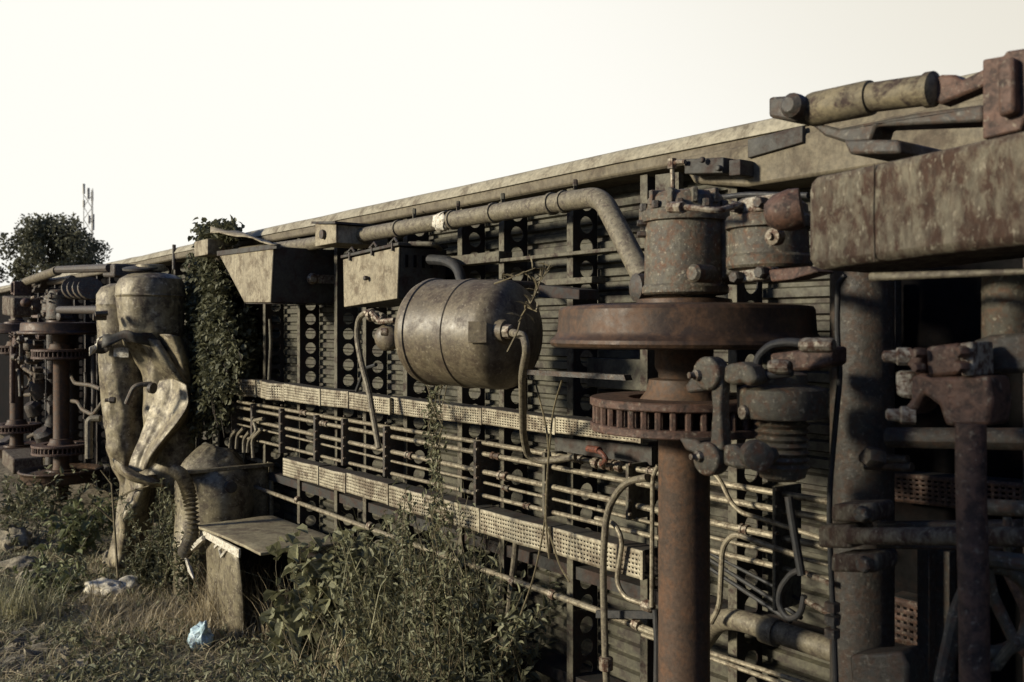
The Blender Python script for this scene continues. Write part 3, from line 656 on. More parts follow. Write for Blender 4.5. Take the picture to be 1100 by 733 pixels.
# swing arm web between axle box and the second cylinder
MB().prism([P(765, 232, 2.42), P(790, 240, 2.42), P(792, 290, 2.42), P(770, 306, 2.42), P(755, 300, 2.42), P(755, 236, 2.42)], (0, .12, 0)).build('swing_arm', 'cast', bog, bevel=.012)
MB().lathe([(.026, -.05), (.03, -.05), (.03, .03), (.022, .04)], P(752, 294, 2.28), (0, -1, 0), 12).build('bolt', 'cast', bog)
# spring cylinder
sc = lathe_z([(34, 292), (38, 290), (43, 289), (45, 286), (45, 277), (42, 274), (41, 250), (41, 247), (46, 246), (46, 236), (44, 233), (41, 232), (40, 222), (30, 214), (12, 212)], 826, BY - .02)
sco = sc.build('spring_cylinder', 'cast', bog, smooth=24)
# clamp straps with bolts on top and below
def strap(pts, Y, bolts, th_=.05, mat='alu'):
    s_ = MB().prism([P(x, y, Y) for x, y in pts], (0, th_, 0)).build('clamp_strap', mat, sco, bevel=.006)
    for x, y, rr in bolts: MB().bolt(P(x, y, Y - .002), (0, -1, 0), rr, .03).build('bolt', 'castdark', s_)
strap([(789, 219), (800, 213), (832, 208), (838, 212), (836, 222), (812, 227), (790, 231)], 2.27, [(794, 223, .019), (820, 218, .019)])
strap([(789, 292), (827, 286), (829, 299), (792, 304)], 2.27, [(794, 298, .02), (821, 293, .02)])
MB().prism([P(825, 290, 2.25), P(868, 286, 2.2), P(880, 292, 2.2), P(850, 300, 2.2), P(828, 303, 2.25)], (0, .08, 0)).build('lug', 'castred', sco, bevel=.006)
MB().lathe([(.01, -.03), (.03, -.025), (.05, 0), (.058, .04), (.055, .07)], P(833, 229, 2.12), (.86, .5, .15), 14).build('horn_cap', 'castred', sco, smooth=50)
bb = MB(); bb.lathe([(.025, 0), (.025, .03), (.012, .035)], P(836, 255, 2.22), (0, -1, 0), 12); bb.lathe([(.012, .03), (.01, .045)], P(836, 255, 2.22), (0, -1, 0), 8); bb.build('valve_cap', 'fit', sco)
# side frame beam
YB = 2.02
bt = [(867, 205), (869, 196), (875, 189), (900, 184), (1000, 162), (1100, 139), (1250, 105)]
bbm = [(1250, 245), (1100, 262), (1000, 273), (900, 286), (880, 290), (871, 288), (867, 280)]
fb_ = MB().prism([P(x, y, YB) for x, y in bt + bbm], (0, .34, 0)).build('frame_beam', 'beam', bog, bevel=.02)
MB().prism([P(932, 293, 2.06), P(1130, 288, 2.06), P(1130, 294, 2.06), P(932, 302, 2.06)], (0, .02, 0)).build('guard_bar', 'pipe_dull', bog, bevel=.006)
# weld seam on the beam
ws = MB().tube([P(939, 176, YB - .002), P(938, 230, YB - .002), P(939, 281, YB - .002)], .002, 6); ws.build('weld_seam', 'beam', fb_)
# lower beam (mirror of the upper one) and transoms
MB().prism([Vector((P(x, y, YB).x, YB, .30 + (P(x, y, YB).z - 2.2) * .8)) for x, y in bt + bbm], (0, .34, 0)).build('frame_beam', 'beam', bog, bevel=.02)
for X in (P(926, 354, 2.62).x, P(926, 354, 2.62).x + 1.0):
    MB().lathe([(.095, .35), (.095, .85), (.105, .86), (.105, .9), (.095, .91), (.095, 2.36)], (X, 2.62, 0), (0, 0, 1), 36).build('transom', 'castdark', bog, smooth=40)
# yaw damper above the beam
Y = 2.3
dm = MB(); a = P(872, 118, Y); b_ = P(936, 105, Y); c = P(1003, 96, Y); d = P(1062, 86, Y); u = (b_ - a).normalized(); L1 = (b_ - a).length; r1 = sz(18.5, 900, Y)
dm.lathe([(r1 * .6, -.01), (r1 * .95, 0), (r1, .012), (r1, L1 - .01), (r1 * .97, L1)], a, u, 32); L2 = (c - b_).length
dm.lathe([(r1 * .83, 0), (r1 * .83, L2 - .02), (r1 * .95, L2 - .018), (r1 * .95, L2), (r1 * .5, L2 + .01)], b_, (c - b_), 32)
dmo = dm.build('damper', 'damper', bog, smooth=35)
MB().prism([P(995, 90, Y), P(1010, 80, Y), P(1025, 80, Y), P(1032, 86, Y), P(1060, 72, Y), P(1064, 90, Y), P(1010, 112, Y), P(997, 108, Y)], (0, .06, 0)).build('damper_rod', 'castred', dmo, bevel=.008)
MB().prism([P(825, 104, Y - .05), P(842, 103, Y - .05), P(856, 104, Y - .05), P(866, 110, Y - .05), P(866, 122, Y - .05), P(852, 131, Y - .05), P(825, 126, Y - .05)], (0, .12, 0)).build('damper_eye', 'castdark', dmo, bevel=.01)
MB().lathe([(.02, -.02), (.035, -.015), (.035, .015), (.02, .03)], P(853, 114, Y - .06), (0, -1, 0), 14).build('bolt', 'castdark', dmo)
br = MB().prism([P(866, 130, Y), P(900, 138, Y), P(980, 122, Y), P(1056, 112, Y), P(1056, 131, Y), P(940, 136, Y), P(935, 152, Y), P(910, 154, Y), P(885, 146, Y)], (0, .10, 0)); br.prism([P(905, 150, Y - .05), P(965, 150, Y - .05), P(968, 165, Y - .05), P(912, 166, Y - .05)], (0, .3, 0))
br.build('damper_bracket', 'castdark', bog, bevel=.008)
Y = 2.1
MB().prism([P(1055, 64, Y), P(1078, 60, Y), P(1080, 55, Y), P(1180, 40, Y), P(1180, 120, Y), P(1100, 128, Y), P(1097, 140, Y), P(1055, 150, Y)], (0, .2, 0)).build('damper_bracket', 'castred', bog, bevel=.012)
pb = MB(); pb.prism([P(1070, 66, Y - .03), P(1088, 60, Y - .03), P(1090, 120, Y - .03), P(1072, 126, Y - .03)], (0, .04, 0)); pb.build('rib', 'castred', bog, bevel=.008)
# brake actuator with bellows
Y = 2.2
act = lathe_z([(20, 400), (26, 402), (27, 413), (40, 415), (46, 418), (47, 424), (47, 443), (45, 448), (30, 450), (26, 451)] + [(29 if k % 2 else 24.5, 452 + k * 3.7) for k in range(14)] + [(26, 505), (24, 512), (15, 516)], 840, Y)
aco = act.build('brake_actuator', 'cast', bog, smooth=24)
ptube([(872, 372), (852, 367), (828, 370), (814, 384), (813, 400), (824, 404), (850, 400)], 2.1, 10, .05, 12).build('hose', 'rubber', aco)
MB().prism([P(826, 380, 2.25), P(893, 372, 2.25), P(893, 392, 2.25), P(870, 398, 2.25), P(828, 400, 2.25)], (0, .08, 0)).build('arm', 'castred', aco, bevel=.01)
bb = MB()
for x, y in ((838, 394), (872, 371), (884, 371)): MB().lathe([(.016, -.03), (.02, -.02), (.02, .02), (.016, .03)], P(x, y, 2.08), (1, .1, 0), 10).build('coupling', 'fit', aco)
cl = MB(); cl.lathe([(.02, 0), (.02, .01), (.01, .014)], P(800, 443, 2.08), (-.3, -.9, 0), 10); cl.build('bolt', 'fit', aco)
# hanger link with two eyes and knuckles
Y = 2.04
lk = MB(); lk.prism([P(762, 400, Y), P(776, 400, Y), P(774, 440, Y), P(777, 484, Y), P(762, 484, Y), P(765, 440, Y)], (0, .04, 0))
for y in (401, 492): lk.lathe([(.02, -.005), (.045, -.01), (.048, 0), (.048, .045), (.02, .05)], P(769, y, Y + .03), (0, -1, 0), 20)
lk.build('hanger_link', 'cast', bog, bevel=.006)
bb = MB()
for x, y in ((756, 403), (758, 490)): MB().lathe([(.016, -.05), (.016, .03), (.009, .035), (.009, .05)], P(x, y, Y), (-.25, -.97, 0), 12).build('pin', 'fit', bog)
MB().prism([P(778, 392, Y), P(795, 389, Y), P(806, 394, Y), P(813, 408, Y), P(804, 416, Y), P(795, 411, Y), P(786, 414, Y), P(776, 410, Y)], (0, .06, 0)).build('knuckle', 'cast', bog, bevel=.01)
MB().prism([P(776, 478, Y), P(788, 478, Y), P(800, 488, Y), P(820, 481, Y), P(825, 494, Y), P(812, 505, Y), P(790, 504, Y), P(776, 500, Y)], (0, .06, 0)).build('knuckle', 'cast', bog, bevel=.01)
MB().lathe([(.03, -.03), (.04, -.02), (.04, .03), (.025, .035)], P(812, 489, Y - .02), (.8, -.6, 0), 16).build('pin', 'cast', bog)
MB().prism([P(735, 415, 2.16), P(744, 402, 2.16), P(756, 398, 2.16), P(757, 420, 2.16), P(738, 423, 2.16)], (0, .1, 0)).build('brake_pad', 'castdark', bog, bevel=.008)
MB().prism([P(728, 470, 2.16), P(748, 472, 2.16), P(756, 482, 2.16), P(752, 490, 2.16), P(736, 484, 2.16)], (0, .1, 0)).build('brake_pad', 'castdark', bog, bevel=.008)
# hose down the transom
ptube([(908, 296), (900, 305), (899, 360), (903, 400), (897, 460), (890, 540), (893, 620), (896, 680), (899, 760)], 2.36, 6, .1).build('air_hose', 'rubber', bog)
hh = MB()
for y in (672, 686, 700): MB().lathe([(.012, -.015), (.022, -.012), (.022, .012), (.012, .015)], P(894, y - 20, 2.36), (0, 0, 1), 8).build('coupling', 'castdark', bog)
# brake rigging at the right: vertical rod with its clamp head, link and clevis
Y = 2.08
MB().tube([P(1043, 455, Y), P(1043, 520, Y), P(1046, 640, Y), P(1048, 800, Y)], sz(15.5, 1043, Y), 28).build('brake_rod', 'castred', bog)
hd_ = MB().prism([P(978, 405, Y), P(988, 400, Y), P(1000, 405, Y), P(1062, 404, Y), P(1066, 432, Y), P(1062, 458, Y), P(1015, 458, Y), P(1008, 436, Y), P(992, 424, Y), P(984, 440, Y), P(972, 448, Y), P(968, 440, Y), P(978, 430, Y)], (0, .1, 0)); hd_.build('rod_head', 'castred', bog, bevel=.015)
MB().prism([P(993, 373, Y), P(1030, 368, Y), P(1030, 403, Y), P(996, 406, Y)], (0, .12, 0)).build('clamp_block', 'castred', bog, bevel=.01)
MB().prism([P(1030, 369, Y - .01), P(1044, 367, Y - .01), P(1045, 404, Y - .01), P(1032, 405, Y - .01)], (0, .1, 0)).build('clamp_plate', 'alu', bog, bevel=.005)
MB().prism([P(960, 398, Y + .02), P(981, 400, Y + .02), P(981, 430, Y + .02), P(961, 426, Y + .02)], (0, .08, 0)).build('clamp_plate', 'alu', bog, bevel=.012)
MB().prism([P(972, 376, Y), P(988, 374, Y), P(990, 400, Y), P(984, 404, Y), P(974, 392, Y)], (0, .06, 0)).build('clamp_lug', 'castred', bog, bevel=.006)
bb = MB()
for x, y, rr in ((1037, 378, .014), (1037, 394, .014), (991, 379, .012), (991, 395, .012)): MB().bolt(P(x, y, Y - .015), (-.3, -.95, 0), rr, .025).build('bolt', 'castred', bog)
bb = MB()
for x, y in ((964, 383), (968, 446)): MB().lathe([(.022, -.03), (.022, .0), (.016, .004), (.014, .03), (.008, .034)], P(x, y, Y), (-.8, -.6, 0), 10).build('nut', 'alu', bog)
MB().tube([P(1082, 290, 2.3), P(1082, 365, 2.3)], sz(25, 1082, 2.3), 28).build('strut', 'cast', bog)
MB().prism([P(1040, 368, 2.2), P(1062, 360, 2.2), P(1140, 355, 2.2), P(1140, 400, 2.2), P(1048, 402, 2.2)], (0, .2, 0)).build('strut_foot', 'castdark', bog, bevel=.012)
MB().tube([P(912, 576, 2.25), P(1034, 576, 2.2), P(1110, 577, 2.2)], sz(9.5, 970, 2.22), 20).build('link_rod', 'beam', bog)
for (x0, y0, x1, y1) in ((892, 541, 936, 562), (878, 564, 914, 590), (892, 595, 940, 616)):
    MB().prism([P(x0, y0 + 1, 2.24), P(x1, y0, 2.24), P(x1 + 2, (y0 + y1) / 2, 2.24), P(x1, y1, 2.24), P(x0, y1 - 1, 2.24)], (0, .11, 0)).build('clevis', 'beam', bog, bevel=.01)
bb = MB()
for x, y in ((929, 552), (931, 606)): MB().bolt(P(x, y, 2.235), (0, -1, 0), .022, .025).build('bolt', 'cast', bog)
MB().prism([P(940, 562, 2.4), P(1090, 560, 2.4), P(1090, 592, 2.4), P(940, 590, 2.4)], (0, .05, 0)).build('bearer', 'castdark', bog, bevel=.006)
for (y, x0, x1) in ((470, 955, 1110), (492, 925, 975), (500, 930, 980)):
    MB().tube([P(x0, y, 2.5), P(x1, y + 2, 2.5)], sz(5 if y > 480 else 11, x0, 2.5), 12).build('tie_bar', 'castdark', bog)
MB().bolt(P(945, 493, 2.42), (-.3, -.9, .2), .03, .05).build('nut', 'castdark', bog)
# casting with a curved arm bottom right
ar = MB(); cpt = P(1064, 655, 2.2); 
pts = [cpt + (RT * math.cos(t) + Vector((0, 0, 1)) * math.sin(t)) * .1 for t in [R(100 - 12 * k) for k in range(18)]]
ar.tube(pts, [.016] * 18, 10); ar.tube([P(1012, 733, 2.15), P(1028, 660, 2.15), P(1048, 612, 2.15), P(1062, 600, 2.15), P(1110, 606, 2.15)], .02, 10)
ar.tube([P(1060, 610, 2.15), P(1066, 640, 2.18), P(1090, 690, 2.2), P(1070, 715, 2.2), P(1050, 716, 2.15)], .014, 10)
ar.build('lever_arm', 'cast', bog)
MB().tube([P(1060, 545, 2.25), P(1130, 548, 2.25)], sz(9, 1080, 2.25), 14).build('link_rod', 'cast', bog)
MB().tube([P(1082, 556, 2.22), P(1083, 612, 2.22)], .01, 8).build('thin_rod', 'cast', bog)
MB().prism([P(1070, 612, 2.35), P(1140, 606, 2.35), P(1140, 740, 2.35), P(1085, 700, 2.35), P(1094, 660, 2.35)], (0, .08, 0)).build('gear_case', 'castred', bog, bevel=.02)
MB().prism([P(912, 704, 2.4), P(968, 700, 2.4), P(975, 716, 2.4), P(975, 750, 2.4), P(915, 750, 2.4)], (0, .1, 0)).build('flange_foot', 'castdark', bog, bevel=.01)

def copy_tree(o, parent=None):
    c = o.copy(); COL.objects.link(c)
    if parent is not None: c.parent = parent
    for ch in list(o.children): copy_tree(ch, c)
    return c
fx = P(66, 354, BY).x
far = copy_tree(bog)
far.location = (fx - (BX - AX1), BY, 0); far.scale = (-1, 1, 1)
far['label'] = 'farthest bogie, at the left edge beyond the crumpled tanks, weeds round its lower wheel'
ORG[far.name] = Vector(far.location); far.scale = (1, 1, 1); 
for ch in far.children: ch.scale = (-1, 1, 1)
ptube([(28, 303), (62, 291)], 2.25, 9, 0, 16).build('damper', 'damper', far)
ptube([(60, 290), (118, 288)], [2.25, 2.3], 8, 0, 10).build('damper_rod', 'castdark', far)
MB().prism([P(110, 285, 2.3), P(122, 283, 2.3), P(122, 298, 2.3), P(110, 298, 2.3)], (0, .4, 0)).build('damper_bracket', 'castdark', far, bevel=.02)
ptube([(36, 305), (78, 300)], 2.4, 7, 0, 14).build('air_spring', 'cast', far)
for k in range(4): MB().lathe([(.05, -.03), (.12, -.02), (.12, .02), (.05, .03)], P(79 + k * 6, 310, 2.3), (1, 0, .3), 18).build('spring_coil', 'cast', far)
ptube([(64, 333), (108, 333)], 2.2, 8, 0, 16).build('tie_bar', 'castdark', far)
for (x, y0, y1, wd) in ((22, 360, 480, 5), (40, 385, 470, 3), (82, 370, 470, 5), (92, 400, 450, 4), (50, 375, 440, 3), (100, 380, 470, 5)): ptube([(x, y0), (x + 1, (y0 + y1) / 2), (x - 1, y1)], 2.7, wd, .1, 8).build('thin_rod', 'castdark', far)
for pts in ([(72, 430), (84, 432), (88, 440), (100, 446), (112, 430)], [(75, 400), (80, 412), (98, 414), (108, 418)], [(20, 425), (34, 424), (40, 415), (44, 405)], [(30, 470), (45, 462), (52, 468)]): ptube(pts, 2.5, 4, .1, 8).build('bent_pipe', 'cast', far)
for (x, y, w_) in ((44, 418, .13), (48, 470, .12), (36, 440, .1), (10, 480, .14), (30, 365, .1)): crumple(MB().lathe([(w_ * .5, -w_), (w_, -w_ * .6), (w_, w_ * .5), (w_ * .6, w_)], P(x, y, 2.4), (.3, -.6, 1), 14), .03, 9).build('knuckle', 'castdark', far)

# ================================================================== crushed twin tanks between the bogies
cy = P(162, 354, 2.35); kf = dep(162, 2.35) / F
ct = thing('crushed_tank', (cy.x, cy.y, 0), 'crumpled pair of upright steel tanks with torn buckled lower shell', 'tank')
def zz(y): return (HY - y) * kf
dome = lambda r_, y0, y1: [(r_ * math.cos(a), y0 + (y1 - y0) * math.sin(a)) for a in [i * math.pi / 2 / 8 for i in range(9)]]
def shell_rows(rows_, n=40, cen=cy, kk=kf, flat=1.0):
    """rows: (centre px, half width px, y px, depth scale, dent) -> loft of rings"""
    mb = MB(); vs = []
    for (x, hw, y, ds, dn) in rows_:
        c = cen + RT * (x - 162) * kk + Vector((0, 0, zz(y)))
        for k in range(n):
            t = 2 * math.pi * k / n; d_ = 1 - dn * max(0, math.cos(3 * t + y * .03)) ** 2
            vs.append(c + (RT * math.cos(t) + FW * math.sin(t) * ds) * hw * kk * d_)
    fs = [(i * n + k, i * n + (k + 1) % n, (i + 1) * n + (k + 1) % n, (i + 1) * n + k) for i in range(len(rows_) - 1) for k in range(n)]
    fs += [tuple(range(n - 1, -1, -1)), tuple((len(rows_) - 1) * n + k for k in range(n))]
    return mb.add(vs, fs)
def dense(rows_, m=6):
    out = []
    for a, b_ in zip(rows_, rows_[1:]):
        for k in range(m):
            t = k / m; s_ = t * t * (3 - 2 * t); out.append(tuple(a[i] + (b_[i] - a[i]) * (s_ if i != 2 else t) for i in range(5)))
    return out + [rows_[-1]]
front = [(163, 2, 293, 1, 0), (163, 14, 293.3, 1, 0), (163, 24, 295.5, 1, 0), (162.5, 31.5, 300, 1, 0), (162, 35, 307.5, 1, 0), (162, 35.5, 317, 1, 0), (162, 36.3, 318, 1, 0), (162, 35, 320, 1, 0)] + dense([(162, 35, 322, 1, 0), (162, 34, 340, 1, .06), (163, 33, 355, 1, .1), (164, 30, 366, .9, .2)])
MB_ = shell_rows(front); crumple(MB_, .02, 3, cy.z + zz(318)); MB_.build('tank_shell', 'shell', ct, smooth=32)
def back(d):
    """the tank axis moved d metres along the line of sight"""
    k = 1 + d / (cy - CAM).dot(FW); q_ = CAM + (cy - CAM) * k; q_.z = cy.z; return q_
cen2 = back(.22)
def dent(mb, axis_of, amp, fr, seed, z0):
    for v_ in mb.v:
        k = max(0., min(1., (z0 - v_.z) / .3)); p = v_ * fr + Vector((seed, 0, 0)); p.z *= .55
        n_ = noise.noise(p) + .5 * (.5 - abs(noise.noise(p * 2.1))) * 2 - .5
        c = axis_of(v_); d = v_ - c; d.z = 0
        if d.length > 1e-4: v_ += d.normalized() * n_ * amp * k
    return mb
rear = [(132, 2, 303, 1, 0), (132, 14, 304, 1, 0), (131, 22, 308, 1, 0), (130, 26, 316, 1, 0), (130, 26, 326, 1, 0), (130, 26.6, 327, 1, 0), (130, 26, 329, 1, 0)] + dense([(130, 26, 332, 1, 0), (131, 26, 360, 1, 0), (133, 26, 380, 1, 0), (134, 25, 400, 1, .0), (134, 24.5, 440, 1, .02), (134.5, 22.5, 480, .95, .03), (136, 20, 503, .85, .08), (139, 14, 525, .7, .1), (136, 13, 560, .7, .1), (132, 15, 610, .8, .1)], 8)
MB_ = dent(shell_rows(rear, n=64, cen=cen2), lambda v_: Vector(((cen2 + RT * (134 - 162) * kf).x, (cen2 + RT * (134 - 162) * kf).y, v_.z)), .035, 3.4, 4, cy.z + zz(352)); MB_.build('tank_shell', 'shell', ct, smooth=40)
def twisted(rows_, cen, seed, n=72, amp=.075, fr=4.5):
    vs = []; mb = MB()
    for (x, hw, y, ds, tw) in rows_:
        c = cen + RT * (x - 162) * kf + Vector((0, 0, zz(y))); ca, sa = math.cos(R(tw)), math.sin(R(tw))
        for k in range(n):
            t = 2 * math.pi * k / n; a_ = math.copysign(abs(math.cos(t)) ** .8, math.cos(t)) * hw; b_ = math.sin(t) * hw * ds
            p = c + RT * (a_ * ca - b_ * sa) * kf + FW * (a_ * sa + b_ * ca) * kf
            q_ = p * fr + Vector((seed, 0, 0)); q_.z *= .6; nn = noise.noise(q_) * .5 + (.4 - 1.3 * abs(noise.noise(q_ * 1.3))) + .25 * (.3 - abs(noise.noise(q_ * 3.5)))
            p += (p - c).normalized() * nn * amp; p.z += math.cos(t) * hw * kf * .18; vs.append(p)
    fs = [(i * n + k, i * n + (k + 1) % n, (i + 1) * n + (k + 1) % n, (i + 1) * n + k) for i in range(len(rows_) - 1) for k in range(n)]
    fs += [tuple(range(n - 1, -1, -1)), tuple((len(rows_) - 1) * n + k for k in range(n))]
    return mb.add(vs, fs)
# manhole lid
MB().lathe([(.0, .0), (.15, 0), (.17, .01), (.17, .025), (.15, .03), (.05, .045), (0, .045)], cy + Vector((0, .0, zz(290))) + RT * -.06, (.12, -.14, 1), 28).build('manhole_cover', 'boxdark', ct)
MB().lathe([(.12, -.02), (.12, .03)], cy + Vector((0, 0, zz(289))), (0, 0, 1), 24).build('neck', 'shell', ct)
# torn band round both shells
vs = []; N = 44
for i in range(N):
    t = i / (N - 1); x = 103 + 92 * t; 
    y = 371 - 11 * math.sin(t * 2.6) + 10 * max(0, t - .72) * 3 + 1.5 * math.sin(t * 21)
    dpt = -.02 - (.33 if x > 128 else .1) * math.sin(min(1, max(0, (x - 100) / 95)) * math.pi) + .03 * math.sin(t * 17)
    for j in range(4):
        p = cy + RT * (x - 162) * kf + FW * (dpt + .012 * j * math.sin(t * 13)) + Vector((0, 0, zz(y - 4 + j * 4.0 + (3 * math.sin(t * 9) if j == 3 else 0)))); vs.append(p)
MB().add(vs, [(i * 4 + j, (i + 1) * 4 + j, (i + 1) * 4 + j + 1, i * 4 + j + 1) for i in range(N - 1) for j in range(3)]).build('torn_band', 'boxdark', ct, solid=.012, smooth=60)
vs = []
for i in range(8):
    for j in range(3):
        t = i / 7; p = cy + RT * ((103 + 18 * t - 162) * kf) + FW * (-.12 + .05 * math.sin(i)) + Vector((0, 0, zz(373 - 15 * t + j * 4.5 * (1 - t)))); vs.append(p)
MB().add(vs, [(i * 3 + j, (i + 1) * 3 + j, (i + 1) * 3 + j + 1, i * 3 + j + 1) for i in range(7) for j in range(2)]).build('torn_flap', 'white', ct, solid=.008)
# buckled lower sheet sweeping down to the left
def sheet(rows_, lift, nj=13, seed=0, curl=.16):
    """rows: left edge px, right edge px, y px, depth offset"""
    vs = []
    for (xl, xr, y, dd) in rows_:
        for j in range(nj):
            u = j / (nj - 1); x = xl + (xr - xl) * u
            vs.append(cy + RT * (x - 162) * kf + FW * (lift + dd - curl * math.sin(u * math.pi)) + Vector((0, 0, zz(y + (u - .5) * 8))))
    mb = MB().add(vs, [(i * nj + j, (i + 1) * nj + j, (i + 1) * nj + j + 1, i * nj + j + 1) for i in range(len(rows_) - 1) for j in range(nj - 1)])
    return crumple(mb, .03, 5, None, seed)
def dense4(rows_, m=6):
    out = []
    for k in range((len(rows_) - 1) * m + 1):
        s_ = k / m; i = min(int(s_), len(rows_) - 2); t = s_ - i
        p0, p1, p2, p3 = (rows_[max(0, min(len(rows_) - 1, q))] for q in (i - 1, i, i + 1, i + 2))
        out.append(tuple(.5 * (2 * b_ + (c - a) * t + (2 * a - 5 * b_ + 4 * c - d) * t * t + (3 * b_ - a - 3 * c + d) * t ** 3) for a, b_, c, d in zip(p0, p1, p2, p3)))
    return out
def grid_sheet(ctrl, m, name, mat, seed, amp=.02):
    """smooth sheet through a grid of (picture x, picture y, metres behind the tank axis) control points"""
    def cat(a, b, c, d, t): return tuple(.5 * (2 * b[i] + (c[i] - a[i]) * t + (2 * a[i] - 5 * b[i] + 4 * c[i] - d[i]) * t * t + (3 * b[i] - a[i] - 3 * c[i] + d[i]) * t ** 3) for i in range(3))
    def line(p, m):
        out = []
        for k in range((len(p) - 1) * m + 1):
            i = min(k // m, len(p) - 2); t = k / m - i; g_ = lambda q: p[max(0, min(len(p) - 1, q))]
            out.append(cat(g_(i - 1), g_(i), g_(i + 1), g_(i + 2), t))
        return out
    rows_ = [line(r_, m) for r_ in ctrl]; cols_ = [line([r_[k] for r_ in rows_], m) for k in range(len(rows_[0]))]
    nr, nc = len(cols_[0]), len(cols_); d0 = (cy - CAM).dot(FW); vs = []
    for i in range(nr):
        for k in range(nc):
            x, y, d = cols_[k][i]; p = D(x, y, d0 + d); q_ = p * 4 + Vector((seed, 0, 0))
            p = p + FW * amp * (noise.noise(q_ * .8) * .9 + 1.3 * (.3 - abs(noise.noise(q_ * .9))) + .16 * (.3 - abs(noise.noise(q_ * 3)))); vs.append(p)
    return MB().add(vs, [(i * nc + k, (i + 1) * nc + k, (i + 1) * nc + k + 1, i * nc + k + 1) for i in range(nr - 1) for k in range(nc - 1)]).build(name, mat, ct, smooth=40, solid=.012)
# dented lower half of the right-hand tank behind the flap
twisted(dense4([(164, 33, 356, .85, 0), (172, 31, 372, .8, 0), (179, 27, 395, .75, 0), (182, 26, 430, .75, 0), (182, 26, 470, .8, 0), (181, 27, 510, .8, 0), (180, 26, 560, .8, 0)], 6), back(.14), 3, amp=.05, fr=3.2).build('tank_shell', 'shell', ct, smooth=40)
# open flap of torn sheet, lit on its left, folded back sharply along its right edge
grid_sheet([
 [(172, 409, -.12), (180, 407, -.15), (189, 408, -.20), (198, 412, -.28), (201, 415, -.26), (204, 420, .0)],
 [(165, 428, -.12), (175, 426, -.17), (187, 428, -.22), (199, 432, -.33), (202, 435, -.31), (206, 440, .04)],
 [(157, 450, -.14), (167, 449, -.18), (178, 450, -.22), (190, 450, -.36), (193, 453, -.33), (203, 452, .06)],
 [(149, 473, -.16), (157, 472, -.20), (165, 472, -.22), (173, 471, -.36), (176, 473, -.33), (188, 466, .06)],
 [(142, 492, -.20), (148, 492, -.24), (155, 491, -.25), (161, 489, -.34), (164, 490, -.30), (174, 484, .02)],
 [(138, 503, -.22), (144, 506, -.26), (150, 507, -.27), (156, 504, -.30), (159, 503, -.26), (167, 497, .0)]], 8, 'torn_flap', 'shell', 3, .028)
grid_sheet([
 [(166, 360, -.06), (178, 359, -.30), (190, 361, -.28), (199, 368, .05)],
 [(178, 380, -.02), (188, 378, -.26), (198, 381, -.24), (204, 388, .06)],
 [(188, 400, .02), (195, 399, -.20), (202, 403, -.16), (207, 410, .08)],
 [(196, 418, .1), (200, 417, -.05), (205, 421, -.03), (208, 426, .1)]], 8, 'torn_shell', 'shell', 6, .05)
grid_sheet([[(150, 366, -.16), (160, 364, -.26), (171, 366, -.24)], [(160, 382, -.14), (170, 379, -.26), (181, 382, -.24)], [(171, 400, -.10), (180, 396, -.24), (191, 400, -.22)], [(182, 412, -.06), (190, 408, -.2), (198, 413, -.18)]], 6, 'torn_strip', 'barrel', 5, .015)
grid_sheet([
 [(165, 470, .16), (176, 468, .08), (190, 466, .08), (208, 464, .16)],
 [(157, 492, .10), (172, 490, -.02), (190, 488, -.02), (208, 486, .12)],
 [(150, 514, .08), (168, 514, -.06), (188, 512, -.06), (207, 510, .10)],
 [(150, 545, .08), (168, 545, -.04), (188, 545, -.04), (206, 545, .10)]], 7, 'torn_shell', 'shell', 8, .04)
# foot of the shell, bent to the left and half hidden in the weeds
grid_sheet([
 [(136, 512, -.10), (145, 511, -.26), (156, 511, -.30), (165, 510, -.14), (170, 510, .02)],
 [(134, 530, -.10), (142, 529, -.24), (153, 529, -.34), (163, 528, -.16), (169, 527, .02)],
 [(127, 556, -.12), (134, 556, -.32), (146, 556, -.24), (158, 556, -.14), (166, 554, .02)],
 [(119, 584, -.10), (128, 584, -.26), (140, 584, -.20), (152, 584, -.10), (161, 583, .02)],
 [(113, 610, -.08), (123, 611, -.2), (136, 611, -.14), (149, 611, -.06), (158, 611, .02)]], 7, 'torn_shell', 'shell', 9, .07)
# buckled collar above the foot
grid_sheet([
 [(122, 492, -.02), (130, 499, -.30), (140, 504, -.36), (152, 510, -.40), (166, 515, -.38), (176, 520, -.30)],
 [(124, 500, -.12), (133, 506, -.42), (143, 511, -.50), (155, 517, -.50), (168, 520, -.44), (177, 523, -.32)],
 [(127, 508, -.14), (137, 514, -.38), (147, 518, -.42), (158, 521, -.42), (169, 524, -.38), (176, 525, -.28)]], 6, 'torn_collar', 'shell', 12, .04)
# valve stubs on the shells
vv = MB()
vv.tube([cy + RT * (128 - 162) * kf + FW * -.25 + Vector((0, 0, zz(341))), cy + RT * (117 - 162) * kf + FW * -.3 + Vector((0, 0, zz(341)))], .03, 12)
vv.build('valve', 'cast', ct); vv = MB(); vv.tube([cy + RT * (132 - 162) * kf + FW * -.3 + Vector((0, 0, zz(337))), cy + RT * (122 - 162) * kf + FW * -.35 + Vector((0, 0, zz(338)))], .022, 12)
vv.build('valve', 'cast', ct); vv = MB(); vv.tube(rounded([cy + RT * (180 - 162) * kf + FW * -.35 + Vector((0, 0, zz(410))), cy + RT * (165 - 162) * kf + FW * -.4 + Vector((0, 0, zz(411))), cy + RT * (156 - 162) * kf + FW * -.38 + Vector((0, 0, zz(430)))], .05), .022, 10)
vv.build('valve', 'cast', ct)
MB().lathe([(.03, -.015), (.045, -.015), (.045, .015), (.03, .015)], cy + RT * (182 - 162) * kf + FW * -.38 + Vector((0, 0, zz(414))), (-.8, -.5, .1), 18).build('valve_flange', 'castdark', ct)
